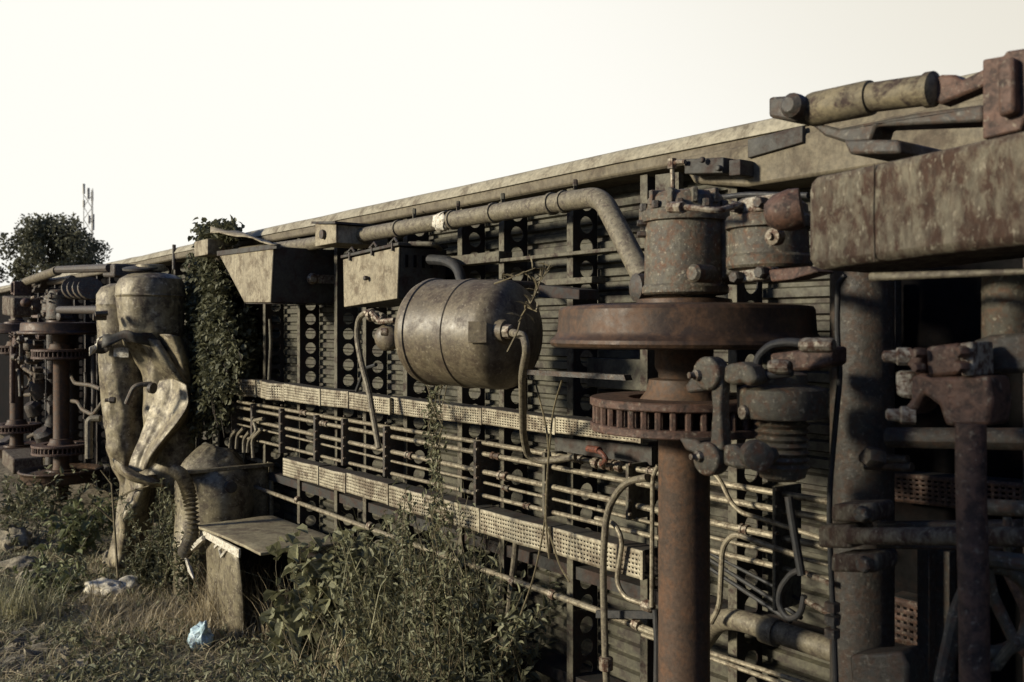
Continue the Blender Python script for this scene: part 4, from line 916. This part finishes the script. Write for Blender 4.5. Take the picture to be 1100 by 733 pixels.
vv = MB(); vv.lathe([(.022, -.02), (.028, -.02), (.028, .02), (.016, .03), (.016, .06)], D(121, 430, (cy - CAM).dot(FW) - .07), (-.5, -.8, 0), 12); vv.build('valve', 'castdark', ct); vv = MB(); vv.tube(rounded([cy + RT * (116 - 162) * kf + FW * -.15 + Vector((0, 0, zz(448))), cy + RT * (104 - 162) * kf + FW * -.15 + Vector((0, 0, zz(448))), cy + RT * (104 - 162) * kf + FW * -.15 + Vector((0, 0, zz(490)))], .06), .03, 10); vv.build('drain_pipe', 'pipe_dull', ct)
pl = MB().add([D(x, y, (cy - CAM).dot(FW) + dd) for x, y, dd in ((122, 374, -.035), (130, 373.5, -.05), (138, 374, -.045), (138, 384, -.05), (130, 384, -.055), (122, 383, -.04))], [(0, 1, 4, 5), (1, 2, 3, 4)]); pl.build('label_plate', 'white', ct)

# ================================================================== barrel in a broken box frame
Yb = 2.42
hx = -7.10
hb = thing('barrel_housing', (-7.42, 2.62, 0), 'dented dome topped drum held in a dark steel frame beside the crumpled tanks', 'drum')
dc = Vector((-7.43, 2.62, .89)); rd = .30
dm = MB().lathe([(rd, -.88), (rd, -.45), (rd + .008, -.44), (rd + .008, -.42), (rd, -.41), (rd, -.02)] + [(rd * math.cos(a), .34 * math.sin(a)) for a in [i * math.pi / 2 / 14 for i in range(15)]], dc, (0, 0, 1), 56, cap=False)
for v_ in dm.v:
    d = v_ - dc; d.z *= .5
    v_ += d.normalized() * .035 * (noise.noise(v_ * 4) - abs(noise.noise(v_ * 7)))
dm.build('drum', 'barrel', hb, smooth=50)
vs = []
for i in range(17):
    for j in range(13):
        u, w_ = i / 16, j / 12; y = 2.32 + .63 * u + .07 * (1 - u) ** 3 * math.sin(w_ * 2.6); rr_ = math.hypot((u - .42) / .42, (w_ - .3) / .42)
        vs.append(Vector((hx + .16 * max(0, 1 - rr_ * rr_) + .01 * noise.noise(Vector((y * 5, w_ * 5, 0))), y, 1.06 - 1.04 * w_)))
MB().add(vs, [(i * 13 + j, (i + 1) * 13 + j, (i + 1) * 13 + j + 1, i * 13 + j + 1) for i in range(16) for j in range(12)]).build('bulged_panel', 'barrel', hb, smooth=60, solid=.01)
MB().lathe([(.045, -.03), (.045, .03), (.03, .035)], (hx + .15, 2.585, .95), (1, -.1, 0), 14).build('plug', 'boxdark', hb)
fr = MB().bbox((hx - .012, 2.30, 1.058), (hx + .05, 2.98, 1.085)); fr.bbox((hx - .85, 2.95, 1.06), (hx - .013, 2.98, 1.09)); fr.bbox((hx - .02, 2.955, 0), (hx + .03, 2.985, 1.057)); fr.build('frame', 'barrel', hb, bevel=.004)
# ribbed hose hanging from the frame
rh = MB(); cpts = [P(x, y, 2.25) for x, y in ((188, 506), (196, 511), (202, 526), (206, 545), (207, 565), (204, 582), (198, 594))]
path = rounded(cpts, .1, 8)
Ltot = sum((b_ - a).length for a, b_ in zip(path, path[1:])); step = .0155
# resample
res = [path[0]]; acc = 0
for a, b_ in zip(path, path[1:]):
    L = (b_ - a).length; 
    k = 1
    while acc + L >= step * len(res):
        t = (step * len(res) - acc) / L; res.append(a.lerp(b_, t))
    acc += L
fine = []; rads = []
for i, p in enumerate(res):
    fine.append(p); rads.append(.054 if i % 2 else .026)
rh.tube(fine, rads, 18); tag(rh.build('ribbed_hose', 'barrel', smooth=20), 'ribbed corrugated hose drooping from the barrel frame to the weeds', 'hose')

# ================================================================== broken cabinet with a lid board
cb = thing('broken_cabinet', (-6.2, 2.58, 0), 'knee high broken steel cabinet with a warped panel, standing in the grass', 'cabinet')
x0, x1, y0, y1, zt = -6.80, -5.66, 2.34, 2.84, .69
pz = []
xe = P(259, 620, y0).x
for i in range(7):
    for j in range(9):
        u, w_ = i / 6, j / 8; p = Vector((x0 + (xe - x0) * u, y0 + .02 * math.sin(u * 5 + w_ * 3), zt * (1 - w_) - .02)); p.x += .03 * math.sin(w_ * 4) * u; pz.append(p)
MB().add(pz, [(i * 9 + j, (i + 1) * 9 + j, (i + 1) * 9 + j + 1, i * 9 + j + 1) for i in range(6) for j in range(8)]).build('front_panel', 'barrel', cb, solid=.01)
MB().bbox((x0, y1 - .01, 0), (x1, y1, zt)).build('back_panel', 'boxdark', cb)
MB().bbox((x0 - .01, y0 + .02, 0), (x0, y1 - .012, zt)).build('side_panel', 'boxdark', cb)
MB().bbox((x1 - .04, y1 - .06, 0), (x1, y1 - .012, zt - .01)).build('post', 'boxdark', cb)
MB().prism([(x0 - .03, y0 - .03, zt - .05), (xe + .03, y0 - .03, zt - .07), (xe + .03, y0 - .03, zt - .01), (x0 - .03, y0 - .03, zt - .004)], (0, .02, 0)).build('rim', 'white', cb, bevel=.004)
sw = MB().tube([P(231, 588, y0 - .02), P(236, 583, y0 - .02), P(242, 586, y0 - .02), P(236, 590, y0 - .025), P(238, 598, y0 - .02), P(244, 590, y0 - .02), P(248, 591, y0 - .02)], .012, 6); sw.build('paint_smear', 'white', cb)
stp = MB(); stp.tube([P(219, 578, 2.3), P(208, 588, 2.28), P(199, 595, 2.3)], [.02, .03, .012], 6); stp.tube([P(199, 597, 2.3), P(204, 612, 2.3), P(208, 622, 2.3)], [.01, .02, .008], 6); stp.build('torn_strip', 'white', cb)
ld = MB(); vs = []
nx, ny = 14, 8
for i in range(nx):
    for j in range(ny):
        u, w_ = i / (nx - 1), j / (ny - 1)
        vs.append(Vector((-6.86 + 1.25 * u, 2.28 + .60 * w_, zt + .014 + .018 * math.sin(u * 2.4) * (1 - w_) + .006 * noise.noise(Vector((u * 4, w_ * 3, 1))) + .02 * u)))
ld.add(vs, [(i * ny + j, (i + 1) * ny + j, (i + 1) * ny + j + 1, i * ny + j + 1) for i in range(nx - 1) for j in range(ny - 1)])
tag(ld.build('lid_board', 'lid', solid=.018, bevel=.003), 'flat pale metal sheet lying as a lid on top of the broken cabinet', 'metal sheet')

# ================================================================== things on the ground
def lump(name, c, size, mat, label, cat, seed, amp=.3, group=None, rot=0, fr=1.6):
    bm = bmesh.new(); bmesh.ops.create_icosphere(bm, subdivisions=4, radius=1)
    mb = MB(); rm = Matrix.Rotation(rot, 3, 'Z')
    for v_ in bm.verts:
        n_ = noise.noise(v_.co * fr + Vector((seed * 7.1, 0, 0))) + .5 * noise.noise(v_.co * fr * 2.4 + Vector((seed, 3, 0))); k = 1 + amp * n_
        q = Vector((v_.co.x * size[0], v_.co.y * size[1], max(v_.co.z, -.5) * size[2])) * k; mb.v.append(rm @ q + Vector(c))
    for f in bm.faces: mb.f.append(tuple(v_.index for v_ in f.verts))
    bm.free(); return tag(mb.build(name, mat, smooth=50), label, cat, group)
c = G(128, 641); lump('stone', c + Vector((-.06, -.1, .07)), (.17, .08, .075), 'stone', 'long pale stone lying in the grass, left of a smaller one', 'stone', 1, rot=.7)
c = G(161, 639); lump('stone', c + Vector((-.08, -.14, .085)), (.10, .07, .08), 'stone', 'small pale stone tilted up in the grass, right of a longer one', 'stone', 2, rot=.9)
for k, (px, py, sx_, szz, lb) in enumerate(((14, 580, .24, .16, 'rough brown rock at the left edge, topmost and largest of the heap'), (22, 606, .20, .10, 'low flat rock below the largest rock at the left edge'), (36, 617, .14, .08, 'small squarish rock in the grass near the left edge'), (118, 598, .10, .09, 'rounded grey clod standing by the foot of the crumpled tanks'))):
    c = G(px, py + 8); lump('rock', c + Vector((0, 0, szz * .3)), (sx_, sx_ * .7, szz), 'rock', lb, 'rock', 10 + k, .35, None, k * .9)
# broken slabs of rubble bottom left
rb_ = MB(); rr2 = random.Random(5)
for k in range(240):
    px = rr2.gauss(35, 60); py = rr2.gauss(700, 20)
    if rr2.random() < .35: px = rr2.uniform(-30, 500); py = rr2.uniform(600, 760)
    if py < 580: continue
    c = G(px, py); s_ = rr2.uniform(.02, .075); q = Quaternion((rr2.uniform(-.3, .3), rr2.uniform(-.3, .3), 1), rr2.uniform(0, 6)).to_matrix()
    pts = [Vector((math.cos(a) * s_ * rr2.uniform(.6, 1.4), math.sin(a) * s_ * rr2.uniform(.5, 1), 0)) for a in [i * math.pi / 3 for i in range(6)]]
    tl = Matrix.Rotation(rr2.uniform(-.3, .3), 3, 'X'); c.z = ground_z(c.x, c.y) + .0
    rb_.prism([tl @ q @ p + c for p in pts], (0, 0, s_ * rr2.uniform(.25, .6)))
tag(rb_.build('rubble', 'rock', smooth=0, bevel=.004), kind='stuff', label='broken slabs and stone chips scattered over the ground', cat=None)
# blue plastic bag
bm = bmesh.new(); bmesh.ops.create_icosphere(bm, subdivisions=5, radius=1); mb = MB(); c = G(216, 700)
for v_ in bm.verts:
    d = v_.co.copy(); n_ = .30 * noise.noise(d * 1.7 + Vector((3, 1, 0))) + .16 * abs(noise.noise(d * 4.5)) + .08 * abs(noise.noise(d * 10))
    q = Vector((d.x * .085, d.y * .07, d.z * .10)) * (1 + n_)
    if d.z > .55: q.x *= .45; q.y *= .45; q.z += (d.z - .55) * .12; q.x += (d.z - .55) * .04
    q = Matrix.Rotation(.5, 3, 'Y') @ q; mb.v.append(q + c + Vector((0, 0, .09)))
for f in bm.faces: mb.f.append(tuple(v_.index for v_ in f.verts))
bm.free(); tag(mb.build('plastic_bag', 'bag', smooth=180), 'crumpled pale blue plastic bag lying in the dry grass', 'plastic bag')

# ================================================================== plants
def leaf(mb, c, d, up_, L, W, fold=.25):
    """a pointed leaf of four faces, from c along d"""
    d = d.normalized(); s_ = d.cross(up_); s_ = s_.normalized() if s_.length > 1e-4 else d.orthogonal().normalized(); u = s_.cross(d)
    v0 = c; v1 = c + d * L * .45 - u * L * .02; v2 = c + d * L - u * L * .15
    a1 = c + d * L * .2 + s_ * W * .42 + u * W * fold; a2 = c + d * L * .6 + s_ * W * .4 + u * W * fold * .6
    b1 = c + d * L * .2 - s_ * W * .42 + u * W * fold; b2 = c + d * L * .6 - s_ * W * .4 + u * W * fold * .6
    mb.add([v0, v1, v2, a1, a2, b1, b2], [(0, 3, 4, 1), (1, 4, 2), (0, 1, 6, 5), (1, 2, 6)])
def rdir(q, zb=0):
    while True:
        v_ = Vector((q.uniform(-1, 1), q.uniform(-1, 1), q.uniform(-1, 1)))
        if .1 < v_.length < 1: return (v_.normalized() + Vector((0, 0, zb))).normalized()
def stemmy(root_pts, leafL, leafW, nleaf, mat, q, name, label, cat, group=None, stem_r=.004, spread=.03, zb=.3, stem_mat='stem', face=None):
    """plant from a list of polyline stems; leaves along each"""
    base = root_pts[0][0]; th_ = thing(name, base, label, cat, group); st_ = MB(); lf = MB()
    for pts in root_pts:
        st_.tube(pts, [stem_r * (1 - .6 * i / (len(pts) - 1)) for i in range(len(pts))], 5)
        seg = [(b_ - a).length for a, b_ in zip(pts, pts[1:])]; tot = sum(seg); m_ = max(2, int(nleaf * q.uniform(.7, 1.3)))
        for k in range(m_):
            s_ = tot * (.12 + .88 * (k + q.random()) / m_); i = 0
            while i < len(seg) - 1 and s_ > seg[i]: s_ -= seg[i]; i += 1
            c = pts[i].lerp(pts[i + 1], min(1, s_ / seg[i])); d = rdir(q, zb)
            if face is not None: d = (d + face * .5).normalized()
            c = c + rdir(q) * spread * q.random(); sc_ = q.uniform(.55, 1.2)
            leaf(lf, c, d, (Vector((0, 0, 1)) + rdir(q) * .6).normalized(), leafL * sc_, leafW * sc_)
    lf.build('foliage', mat, th_, smooth=0); st_.build('stem', stem_mat, th_, smooth=60); return th_
def stem_path(a, b_, q, wob=.05, n=6, sag=0):
    out = []
    for i in range(n):
        t = i / (n - 1); p = a.lerp(b_, t) + rdir(q) * wob * math.sin(t * math.pi) ; p.z -= sag * t * t; out.append(p)
    return out
q = random.Random(11)
# ivy curtain climbing between the tanks and the cabinet
stems = []
for k in range(120):
    u = q.random(); yt = q.uniform(262, 300) + 40 * q.random() ** 3 if k < 60 else q.uniform(290, 430)
    low = 400 + 80 * math.sin(min(1, (1 - u) * 1.5) * math.pi / 2) + q.gauss(0, 14); yb = min(486, max(yt + 30, yt + (low - yt) * q.uniform(.35, 1.05)))
    xt = 221 + (u - .5) * 24 if yt < 300 else 222 + (u - .5) * 34; xb = 205 + 42 * u + q.gauss(0, 4); Yv = q.uniform(2.68, 3.02); pts = []
    wv = q.uniform(-6, 6)
    for i in range(9):
        t = i / 8; y = yt + (yb - yt) * t; pts.append(P(xt + (xb - xt) * t ** .7 + wv * math.sin(t * 5) + q.gauss(0, 1.6), y, Yv + q.gauss(0, .02) - .08 * t))
    stems.append(pts[::-1])
for k in range(26):   # right-hand strand hanging by the holes
    yt = q.uniform(328, 400); pts = []
    for i in range(6):
        y = yt + (412 - yt) * i / 5; pts.append(P(lerp_y(y, 328, 266, 420, 258) + q.uniform(-9, 9) * min(1, (y - 315) / 50), y, 2.9 + q.uniform(-.04, .06)))
    stems.append(pts[::-1])
for k in range(8):    # wild top shoots
    pts = [P(225 + q.uniform(-8, 20), 268, 2.7), P(224 + q.uniform(-12, 25), 252, 2.7), P(216 + q.uniform(-12, 40), 243 + q.uniform(-5, 6), 2.7)]
    stems.append(pts)
stemmy(stems, .052, .046, 170, 'ivy', q, 'ivy', 'dense curtain of small leaved ivy hanging between the crumpled tanks and the boxes', 'climbing plant', spread=.10, zb=-.3, face=Vector((-.2, -1, 0)), stem_mat='bark')
# thin vine down across the trays
stems = []
for k in range(9):
    pts = [P(452 + q.uniform(0, 30), 408 + q.uniform(0, 6), 2.66)]
    for y in (430, 455, 485, 520, 550, 580): pts.append(P(468 + q.uniform(-9, 9) + (3 if y > 500 else 0), y + q.uniform(-6, 6), 2.66 + q.uniform(-.05, .05)))
    stems.append(pts[::-1] if k % 2 else pts)
stemmy(stems, .035, .022, 40, 'weed', q, 'vine', 'thin leafy vine trailing from under the air tank across both perforated trays', 'climbing plant', spread=.04, stem_r=.003, face=Vector((0, -1, 0)))
# dry twig on the tank
stems = [[P(545, 378, 2.1), P(556, 356, 2.12), P(560, 340, 2.15), P(573, 320, 2.2), P(576, 306, 2.22), P(590, 290, 2.25)], [P(574, 318, 2.2), P(580, 303, 2.2), P(592, 283, 2.22)], [P(560, 340, 2.15), P(566, 330, 2.15), P(577, 335, 2.15)], [P(531, 305, 2.3), P(545, 300, 2.28), P(575, 288, 2.25)]]
stemmy(stems, .055, .014, 7, 'stem', q, 'dry_twig', 'dry forked twig with shrivelled leaves caught on the air tank', 'twig', stem_r=.004, spread=.01, zb=.5)
# loose dry stalks in front of the pipes
for k, pts in enumerate(([(576, 414), (590, 470), (586, 560), (590, 600)], [(604, 408), (594, 440), (587, 520), (586, 560), (574, 620), (543, 706)], [(586, 560), (602, 610), (612, 625)])):
    o = MB().tube(rounded([P(x, y, 2.66) for x, y in pts], .1), .0045, 5).build('dry_stalk', 'stem')
    tag(o, ['short dry stalk leaning on the upper tray in front of the pipes', 'long bent dry stalk running from the upper tray down to the weeds', 'little dry stalk slanting across the lower tray'][k], 'stalk')

def bush(px, py, Y, wpx, hpx, n, leafL, leafW, nleaf, mat, name, label, cat, lean=0, seed=0, group=None, zb=.3, droop=0, spread=.03):
    q = random.Random(seed); base = G(px, py) if Y is None else P(px, 354, Y); base.z = 0; base.z = ground_z(base.x, base.y)
    kk = (base - CAM).dot(FW) / F; stems = []
    for k in range(n):
        a = base + RT * q.gauss(0, .16) * wpx * kk + FW * q.gauss(0, .13) * wpx * kk; a.z = ground_z(a.x, a.y) - .02
        h = hpx * kk * q.uniform(.55, 1.05); e_ = a + RT * (q.gauss(0, .26) * wpx * kk + lean) + FW * q.gauss(0, .22) * wpx * kk + Vector((0, 0, h))
        stems.append(stem_path(a, e_, q, .06 * h + .02, 6, droop * q.random()))
    return stemmy(stems, leafL, leafW, nleaf, mat, q, name, label, cat, group, spread=spread, zb=zb)
# broad-leaved plant beside the cabinet
bush(352, 722, None, 95, 150, 60, .105, .095, 18, 'broad', 'broad_leaf_weed', 'broad leaved weed with drooping leaves hiding the corner of the cabinet', 'weed', seed=21, zb=-.1, spread=.06)
bush(322, 725, None, 75, 85, 22, .12, .085, 11, 'broad', 'broad_leaf_weed', 'low broad leaved weed in the grass, right of the blue bag', 'weed', seed=22, zb=-.05, spread=.06)
# tangle of weeds in front of the carriage
tang = [(420, 740, 110, 180, 44, .065, .032, 52, 'weed', 'feathery weed bush directly right of the broad leaved weed'), (455, 780, 130, 235, 54, .055, .026, 66, 'weed', 'tall tangled weed thicket reaching up to the lower tray'), (515, 820, 110, 215, 44, .06, .03, 52, 'weed', 'dark leafy weed thicket below the drain pipe, rightmost of the weeds'), (410, 830, 170, 150, 70, .05, .022, 55, 'weed', 'low sprawling weed mass at the bottom edge in front of the thicket'), (300, 800, 130, 90, 45, .05, .02, 40, 'weed', 'short straggly weed at the bottom edge left of the sprawling mass')]
for k, (px, py, wd, h, n_, L, W, nl, mt, lb) in enumerate(tang):
    bush(px, py, None, wd, h, n_, L, W, nl, mt, 'weed', lb, 'weed', seed=30 + k, spread=.05, droop=.12)
bush(480, 600, 2.45, 90, 330, 26, .04, .02, 50, 'weed', 'weed', 'thin stalked weeds standing close under the lower tray', 'weed', seed=40, spread=.05, droop=.1)
q = random.Random(41)
stemmy([stem_path(P(520, 690, 2.3), P(588, 652, 2.5), q, .05, 8), stem_path(P(530, 700, 2.3), P(575, 662, 2.5), q, .05, 8)], .04, .022, 50, 'weed', q, 'creeper', 'creeper shoot reaching right across the drain pipe', 'creeper', spread=.05)
# weeds at the left by the far bogie and the crumpled tanks
bush(80, 598, None, 60, 62, 16, .11, .075, 12, 'green', 'leafy_weed', 'fresh broad leaved weed under the farthest bogie wheel', 'weed', seed=50, zb=-.0, spread=.05)
bush(184, 640, None, 60, 128, 40, .055, .025, 60, 'weed', 'weed', 'tall twiggy weed between the crumpled tanks and the ribbed hose', 'weed', seed=51, spread=.06)
bush(205, 655, None, 40, 90, 20, .05, .024, 50, 'weed', 'weed', 'thin weed growing before the ribbed hose', 'weed', seed=59)
bush(160, 640, None, 50, 80, 22, .05, .022, 44, 'ivy', 'weed', 'dark wispy weed beside the foot of the crumpled tanks', 'weed', seed=52, spread=.05)
bush(30, 585, None, 70, 40, 18, .06, .025, 26, 'weed', 'weed', 'low scruffy weed beneath the farthest bogie at the left edge', 'weed', seed=53)
bush(40, 558, None, 130, 52, 46, .08, .045, 18, 'weed', 'weed', 'row of low weeds along the foot of the farthest bogie', 'weed', seed=57)
bush(110, 572, None, 60, 40, 20, .08, .045, 18, 'green', 'leafy_weed', 'fresh weed between the farthest bogie and the crumpled tanks', 'weed', seed=58)
bush(55, 640, None, 75, 42, 16, .08, .04, 16, 'green', 'leafy_weed', 'sprawling green weed among the rocks at the left', 'weed', seed=54)
bush(120, 625, None, 70, 40, 16, .07, .03, 18, 'weed', 'weed', 'short weed just behind the two pale stones', 'weed', seed=55)
q = random.Random(56)
stemmy([[G(128, 640) * 1.0 + Vector((0, 0, 0)), D(120, 520, 7.6), D(108, 505, 7.6)], [D(122, 560, 7.6), D(105, 545, 7.6), D(96, 552, 7.6)], [D(120, 540, 7.6), D(140, 528, 7.6), D(160, 522, 7.5)]], .05, .012, 4, 'stem', q, 'bare_twig', 'bare forked branch leaning before the foot of the crumpled tanks', 'twig', stem_r=.012)

# grass and litter
def blades(name, mat, n, seed, hmin, hmax, wmin, wmax, area, dens, lean=.5, label=None):
    q = random.Random(seed); mb = MB(); vs, fs = mb.v, mb.f; k = 0; tries = 0
    while k < n and tries < n * 12:
        tries += 1
        px = q.uniform(*area[0]); py = area[1][0] + (area[1][1] - area[1][0]) * q.random() ** .8; p = G(px, py)
        if p.y > 2.9: continue
        if noise.noise(Vector((p.x * 1.1, p.y * 1.1, seed))) + .35 * q.random() < dens: continue
        k += 1; p.z = ground_z(p.x, p.y) - .005; h = q.uniform(hmin, hmax) * (.6 + .8 * q.random()); a = q.uniform(0, 6.283); wd = q.uniform(wmin, wmax)
        s_ = Vector((math.cos(a), math.sin(a), 0)); b_ = Vector((-s_.y, s_.x, 0)); ln = q.uniform(.1, lean) * h; o = len(vs)
        m1 = p + Vector((0, 0, h * .55)) + b_ * ln * .35; m2 = p + Vector((0, 0, h * q.uniform(.7, 1))) + b_ * ln * 1.1
        vs += [p - s_ * wd, p + s_ * wd, m1 - s_ * wd * .8, m1 + s_ * wd * .8, m2]; fs += [(o, o + 1, o + 3, o + 2), (o + 2, o + 3, o + 4)]
    return tag(mb.build(name, mat, smooth=0), label, kind='stuff')
blades('grass', 'grass', 9000, 61, .04, .12, .002, .005, ((-260, 560), (562, 860)), .12, 1.6, 'short dry green grass over the waste ground')
blades('low_grass', 'grass', 5000, 64, .04, .10, .002, .005, ((-60, 130), (590, 690)), -.25, 1.6, 'low greyish grass at the left of the waste ground')
blades('straw_grass', 'straw', 5200, 65, .07, .20, .0018, .0042, ((95, 330), (596, 700)), -.15, 1.3, 'golden straw grass standing around the broken cabinet')
blades('dead_grass', 'straw', 9000, 62, .03, .12, .0015, .004, ((-260, 560), (575, 860)), .0, 3.0, 'flattened straw and dead stalks over the waste ground')
q = random.Random(63); lt = MB()
for k in range(4200):
    p = G(q.uniform(-240, 560), q.uniform(580, 840))
    if p.y > 2.8: continue
    p.z = ground_z(p.x, p.y) + q.uniform(.0, .05); a = q.uniform(0, 6.28); d = Vector((math.cos(a), math.sin(a), q.uniform(-.25, .45))); L = q.uniform(.04, .26)
    lt.tube([p - d * L * .5, p + Vector((q.uniform(-.01, .01), q.uniform(-.01, .01), .012)), p + d * L * .5], q.uniform(.0012, .0035), 4)
tag(lt.build('litter', 'straw', smooth=60), 'dry twigs and stalks lying on the waste ground', kind='stuff')
lt = MB()
for k in range(19000):
    p = G(q.uniform(-240, 560), 400 + 172 + 268 * q.random())
    if p.y > 2.85 or noise.noise(Vector((p.x * 1.6, p.y * 1.6, 9))) < -.1 + q.uniform(-.15, .15): continue
    p.z = ground_z(p.x, p.y) + q.uniform(.005, .09); leaf(lt, p, rdir(q, .4), rdir(q, .8), q.uniform(.02, .065), q.uniform(.012, .04))
tag(lt.build('ground_cover', 'weed', smooth=0), 'tiny leaves creeping over the waste ground', kind='stuff')
# clumps of long arching grass among the weeds
def clump(px, py, n, hpx, spx, label, seed, mat='grass'):
    q = random.Random(seed); base = G(px, py); base.z = ground_z(base.x, base.y); kk = (base - CAM).dot(FW) / F; mb = MB()
    for k in range(n):
        a = base + RT * q.gauss(0, spx * .3) * kk + FW * q.gauss(0, spx * .2) * kk; a.z = ground_z(a.x, a.y) - .01; h = hpx * kk * q.uniform(.5, 1.1); d = rdir(q); d.z = 0; d.normalize(); ln = h * q.uniform(.2, .9); wd = q.uniform(.003, .006); sd = d.cross(Vector((0, 0, 1))); o = len(mb.v)
        for i in range(6):
            t = i / 5; p = a + Vector((0, 0, h * (1.25 * t - .55 * t * t * (ln / h)))) + d * ln * t * t; w2 = wd * (1 - t * .9); mb.v += [p - sd * w2, p + sd * w2]
        mb.f += [(o + 2 * i, o + 2 * i + 1, o + 2 * i + 3, o + 2 * i + 2) for i in range(5)]
    tag(mb.build('grass_clump', mat, smooth=0), label, 'grass clump')
clump(430, 760, 190, 190, 130, 'tall clump of arching grass in the middle of the weed thicket', 81)
clump(480, 790, 170, 230, 110, 'tallest grass clump, reaching to the lower perforated tray', 82)
clump(370, 770, 150, 110, 110, 'shorter grass clump below the broad leaved weed', 83, 'straw')
clump(270, 668, 160, 60, 45, 'straw coloured grass clump at the front foot of the broken cabinet', 84, 'straw')
clump(238, 680, 260, 75, 60, 'dense straw clump between the blue bag and the broken cabinet', 86, 'straw')
clump(300, 690, 200, 75, 50, 'straw clump in the dark open side of the broken cabinet', 87, 'straw')
clump(30, 668, 160, 55, 60, 'pale green grass clump at the left edge near the rubble', 85)

# ================================================================== unseen block, added behind the camera only to shade the near bogie
sh = thing('shade_block', (-3, -4.5, 0), 'plain brown block out of view, added to shade the nearest bogie', 'shade_block')
c0 = P(742, 354, 2.0); hv = Vector((sun_dir.x, sun_dir.y, 0)).normalized(); ds = 6.2; tn = math.tan(R(SUN_EL))
e0 = c0 + hv * ds; ztop = 2.27 + ds * tn
sd_ = Vector((hv.y, -hv.x, 0)) * -1
if sd_.dot(RT) < 0: sd_ = -sd_
e0.z = 0
cs_ = [e0, e0 + sd_ * 7, e0 + sd_ * 7 + hv * 4, e0 + hv * 4]
MB().prism(cs_, (0, 0, ztop - .15)).build('block_body', 'rock', sh)
MB().prism([p + (p - (cs_[0] + cs_[2]) / 2).normalized() * .0 + Vector((0, 0, ztop - .147)) for p in cs_], (0, 0, .147)).build('block_top', 'boxdark', sh)

# ================================================================== far background
def tree(px, base_f, wpx, ytop, ybot, label, seed, dens=1.25, lsize=.17):
    q = random.Random(seed); kk = base_f / F; base = D(px, 354, base_f); base.z = 0; zt_ = CAMH + (HY - ytop) * kk; zb_ = CAMH + (HY - ybot) * kk; rw = wpx * kk / 2
    th_ = thing('tree', base, label, 'tree'); tk = MB(); lf = MB()
    mid = base + Vector((.2, .1, zb_ * .8)); tk.tube([base, base + Vector((.1, 0, zb_ * .4)), mid], [.22, .18, .14], 10)
    cl = []
    for k in range(int(34 * dens)):
        a = q.uniform(0, 6.28); e_ = math.sqrt(q.random()); t = q.random()
        prof_ = math.sin(min(1, .22 + .78 * t) * math.pi * .93) ** .6
        c = base + (RT * math.cos(a) + FW * math.sin(a)) * rw * e_ * prof_ * .85 + Vector((0, 0, zb_ + (zt_ - zb_) * t * .93)); cl.append(c)
        tk.tube([mid + (c - mid) * .05, mid.lerp(c, .5) + rdir(q) * .15, c], [.06, .035, .012], 5)
    for c in cl:
        rr_ = q.uniform(.35, .7) * rw * .45
        for j in range(260):
            d = rdir(q); p = c + d * rr_ * q.random() ** .4; leaf(lf, p, rdir(q), rdir(q, .7), lsize * q.uniform(.6, 1.2), lsize * .6)
    lf.build('crown', 'treeleaf', th_, smooth=0); tk.build('trunk', 'bark', th_)
tree(62, 40, 128, 236, 318, 'dark rounded tree rising behind the far end of the carriage', 71)
tree(-150, 46, 150, 240, 340, 'broad tree far to the left on the open ground', 73)
tree(-270, 52, 120, 262, 342, 'farthest small tree on the open ground at the left', 74)
tree(-40, 40, 90, 262, 345, 'smaller tree mostly cut off by the left edge behind the carriage', 72)
# telecom mast
fm = 75; kk = fm / F; mb_ = D(96, 354, fm); mb_.z = 0; mt_ = thing('telecom_mast', mb_, 'slim lattice telecom mast with small antennas beyond the tree', 'mast')
top = CAMH + (HY - 203) * kk; la = MB(); w0 = .42
for i in range(3):
    a = i * 2.094 + .4; p = mb_ + Vector((math.cos(a), math.sin(a), 0)) * w0; la.tube([p, p + Vector((0, 0, top))], .036, 6)
zq = 0; i = 0
while zq < top - 1:
    for k in range(3):
        a = k * 2.094 + .4; b_ = (k + 1) * 2.094 + .4
        la.tube([mb_ + Vector((math.cos(a) * w0, math.sin(a) * w0, zq)), mb_ + Vector((math.cos(b_) * w0, math.sin(b_) * w0, zq + 1))], .03, 4)
    zq += 1
la.build('lattice', 'mast', mt_)
for (dx, y, hh_) in ((-6, 203, 1.0), (-1, 208, 1.1), (3, 211, .9), (-6, 219, .7), (4, 235, .9), (0, 236, .8), (4, 242, 1.0), (-3, 255, .7)):
    c = mb_ + RT * dx * kk; c.z = CAMH + (HY - y) * kk; MB().box(c, (.2, .16, hh_ * .8)).build('antenna', 'mast', mt_)

# repeats carry a common group
GR = {'equipment box': 'boxes under the sill', 'tree': 'trees beyond the carriage', 'stone': 'pale stones in the grass', 'rock': 'rocks in the grass', 'weed': 'weeds along the carriage', 'grass clump': 'clumps of long grass', 'climbing plant': 'plants climbing the underfloor', 'stalk': 'dry stalks before the pipes', 'twig': 'bare twigs'}
for o in list(S.objects):
    if o.parent is None and 'label' in o and o.get('category') in GR and 'group' not in o: o['group'] = GR[o['category']]
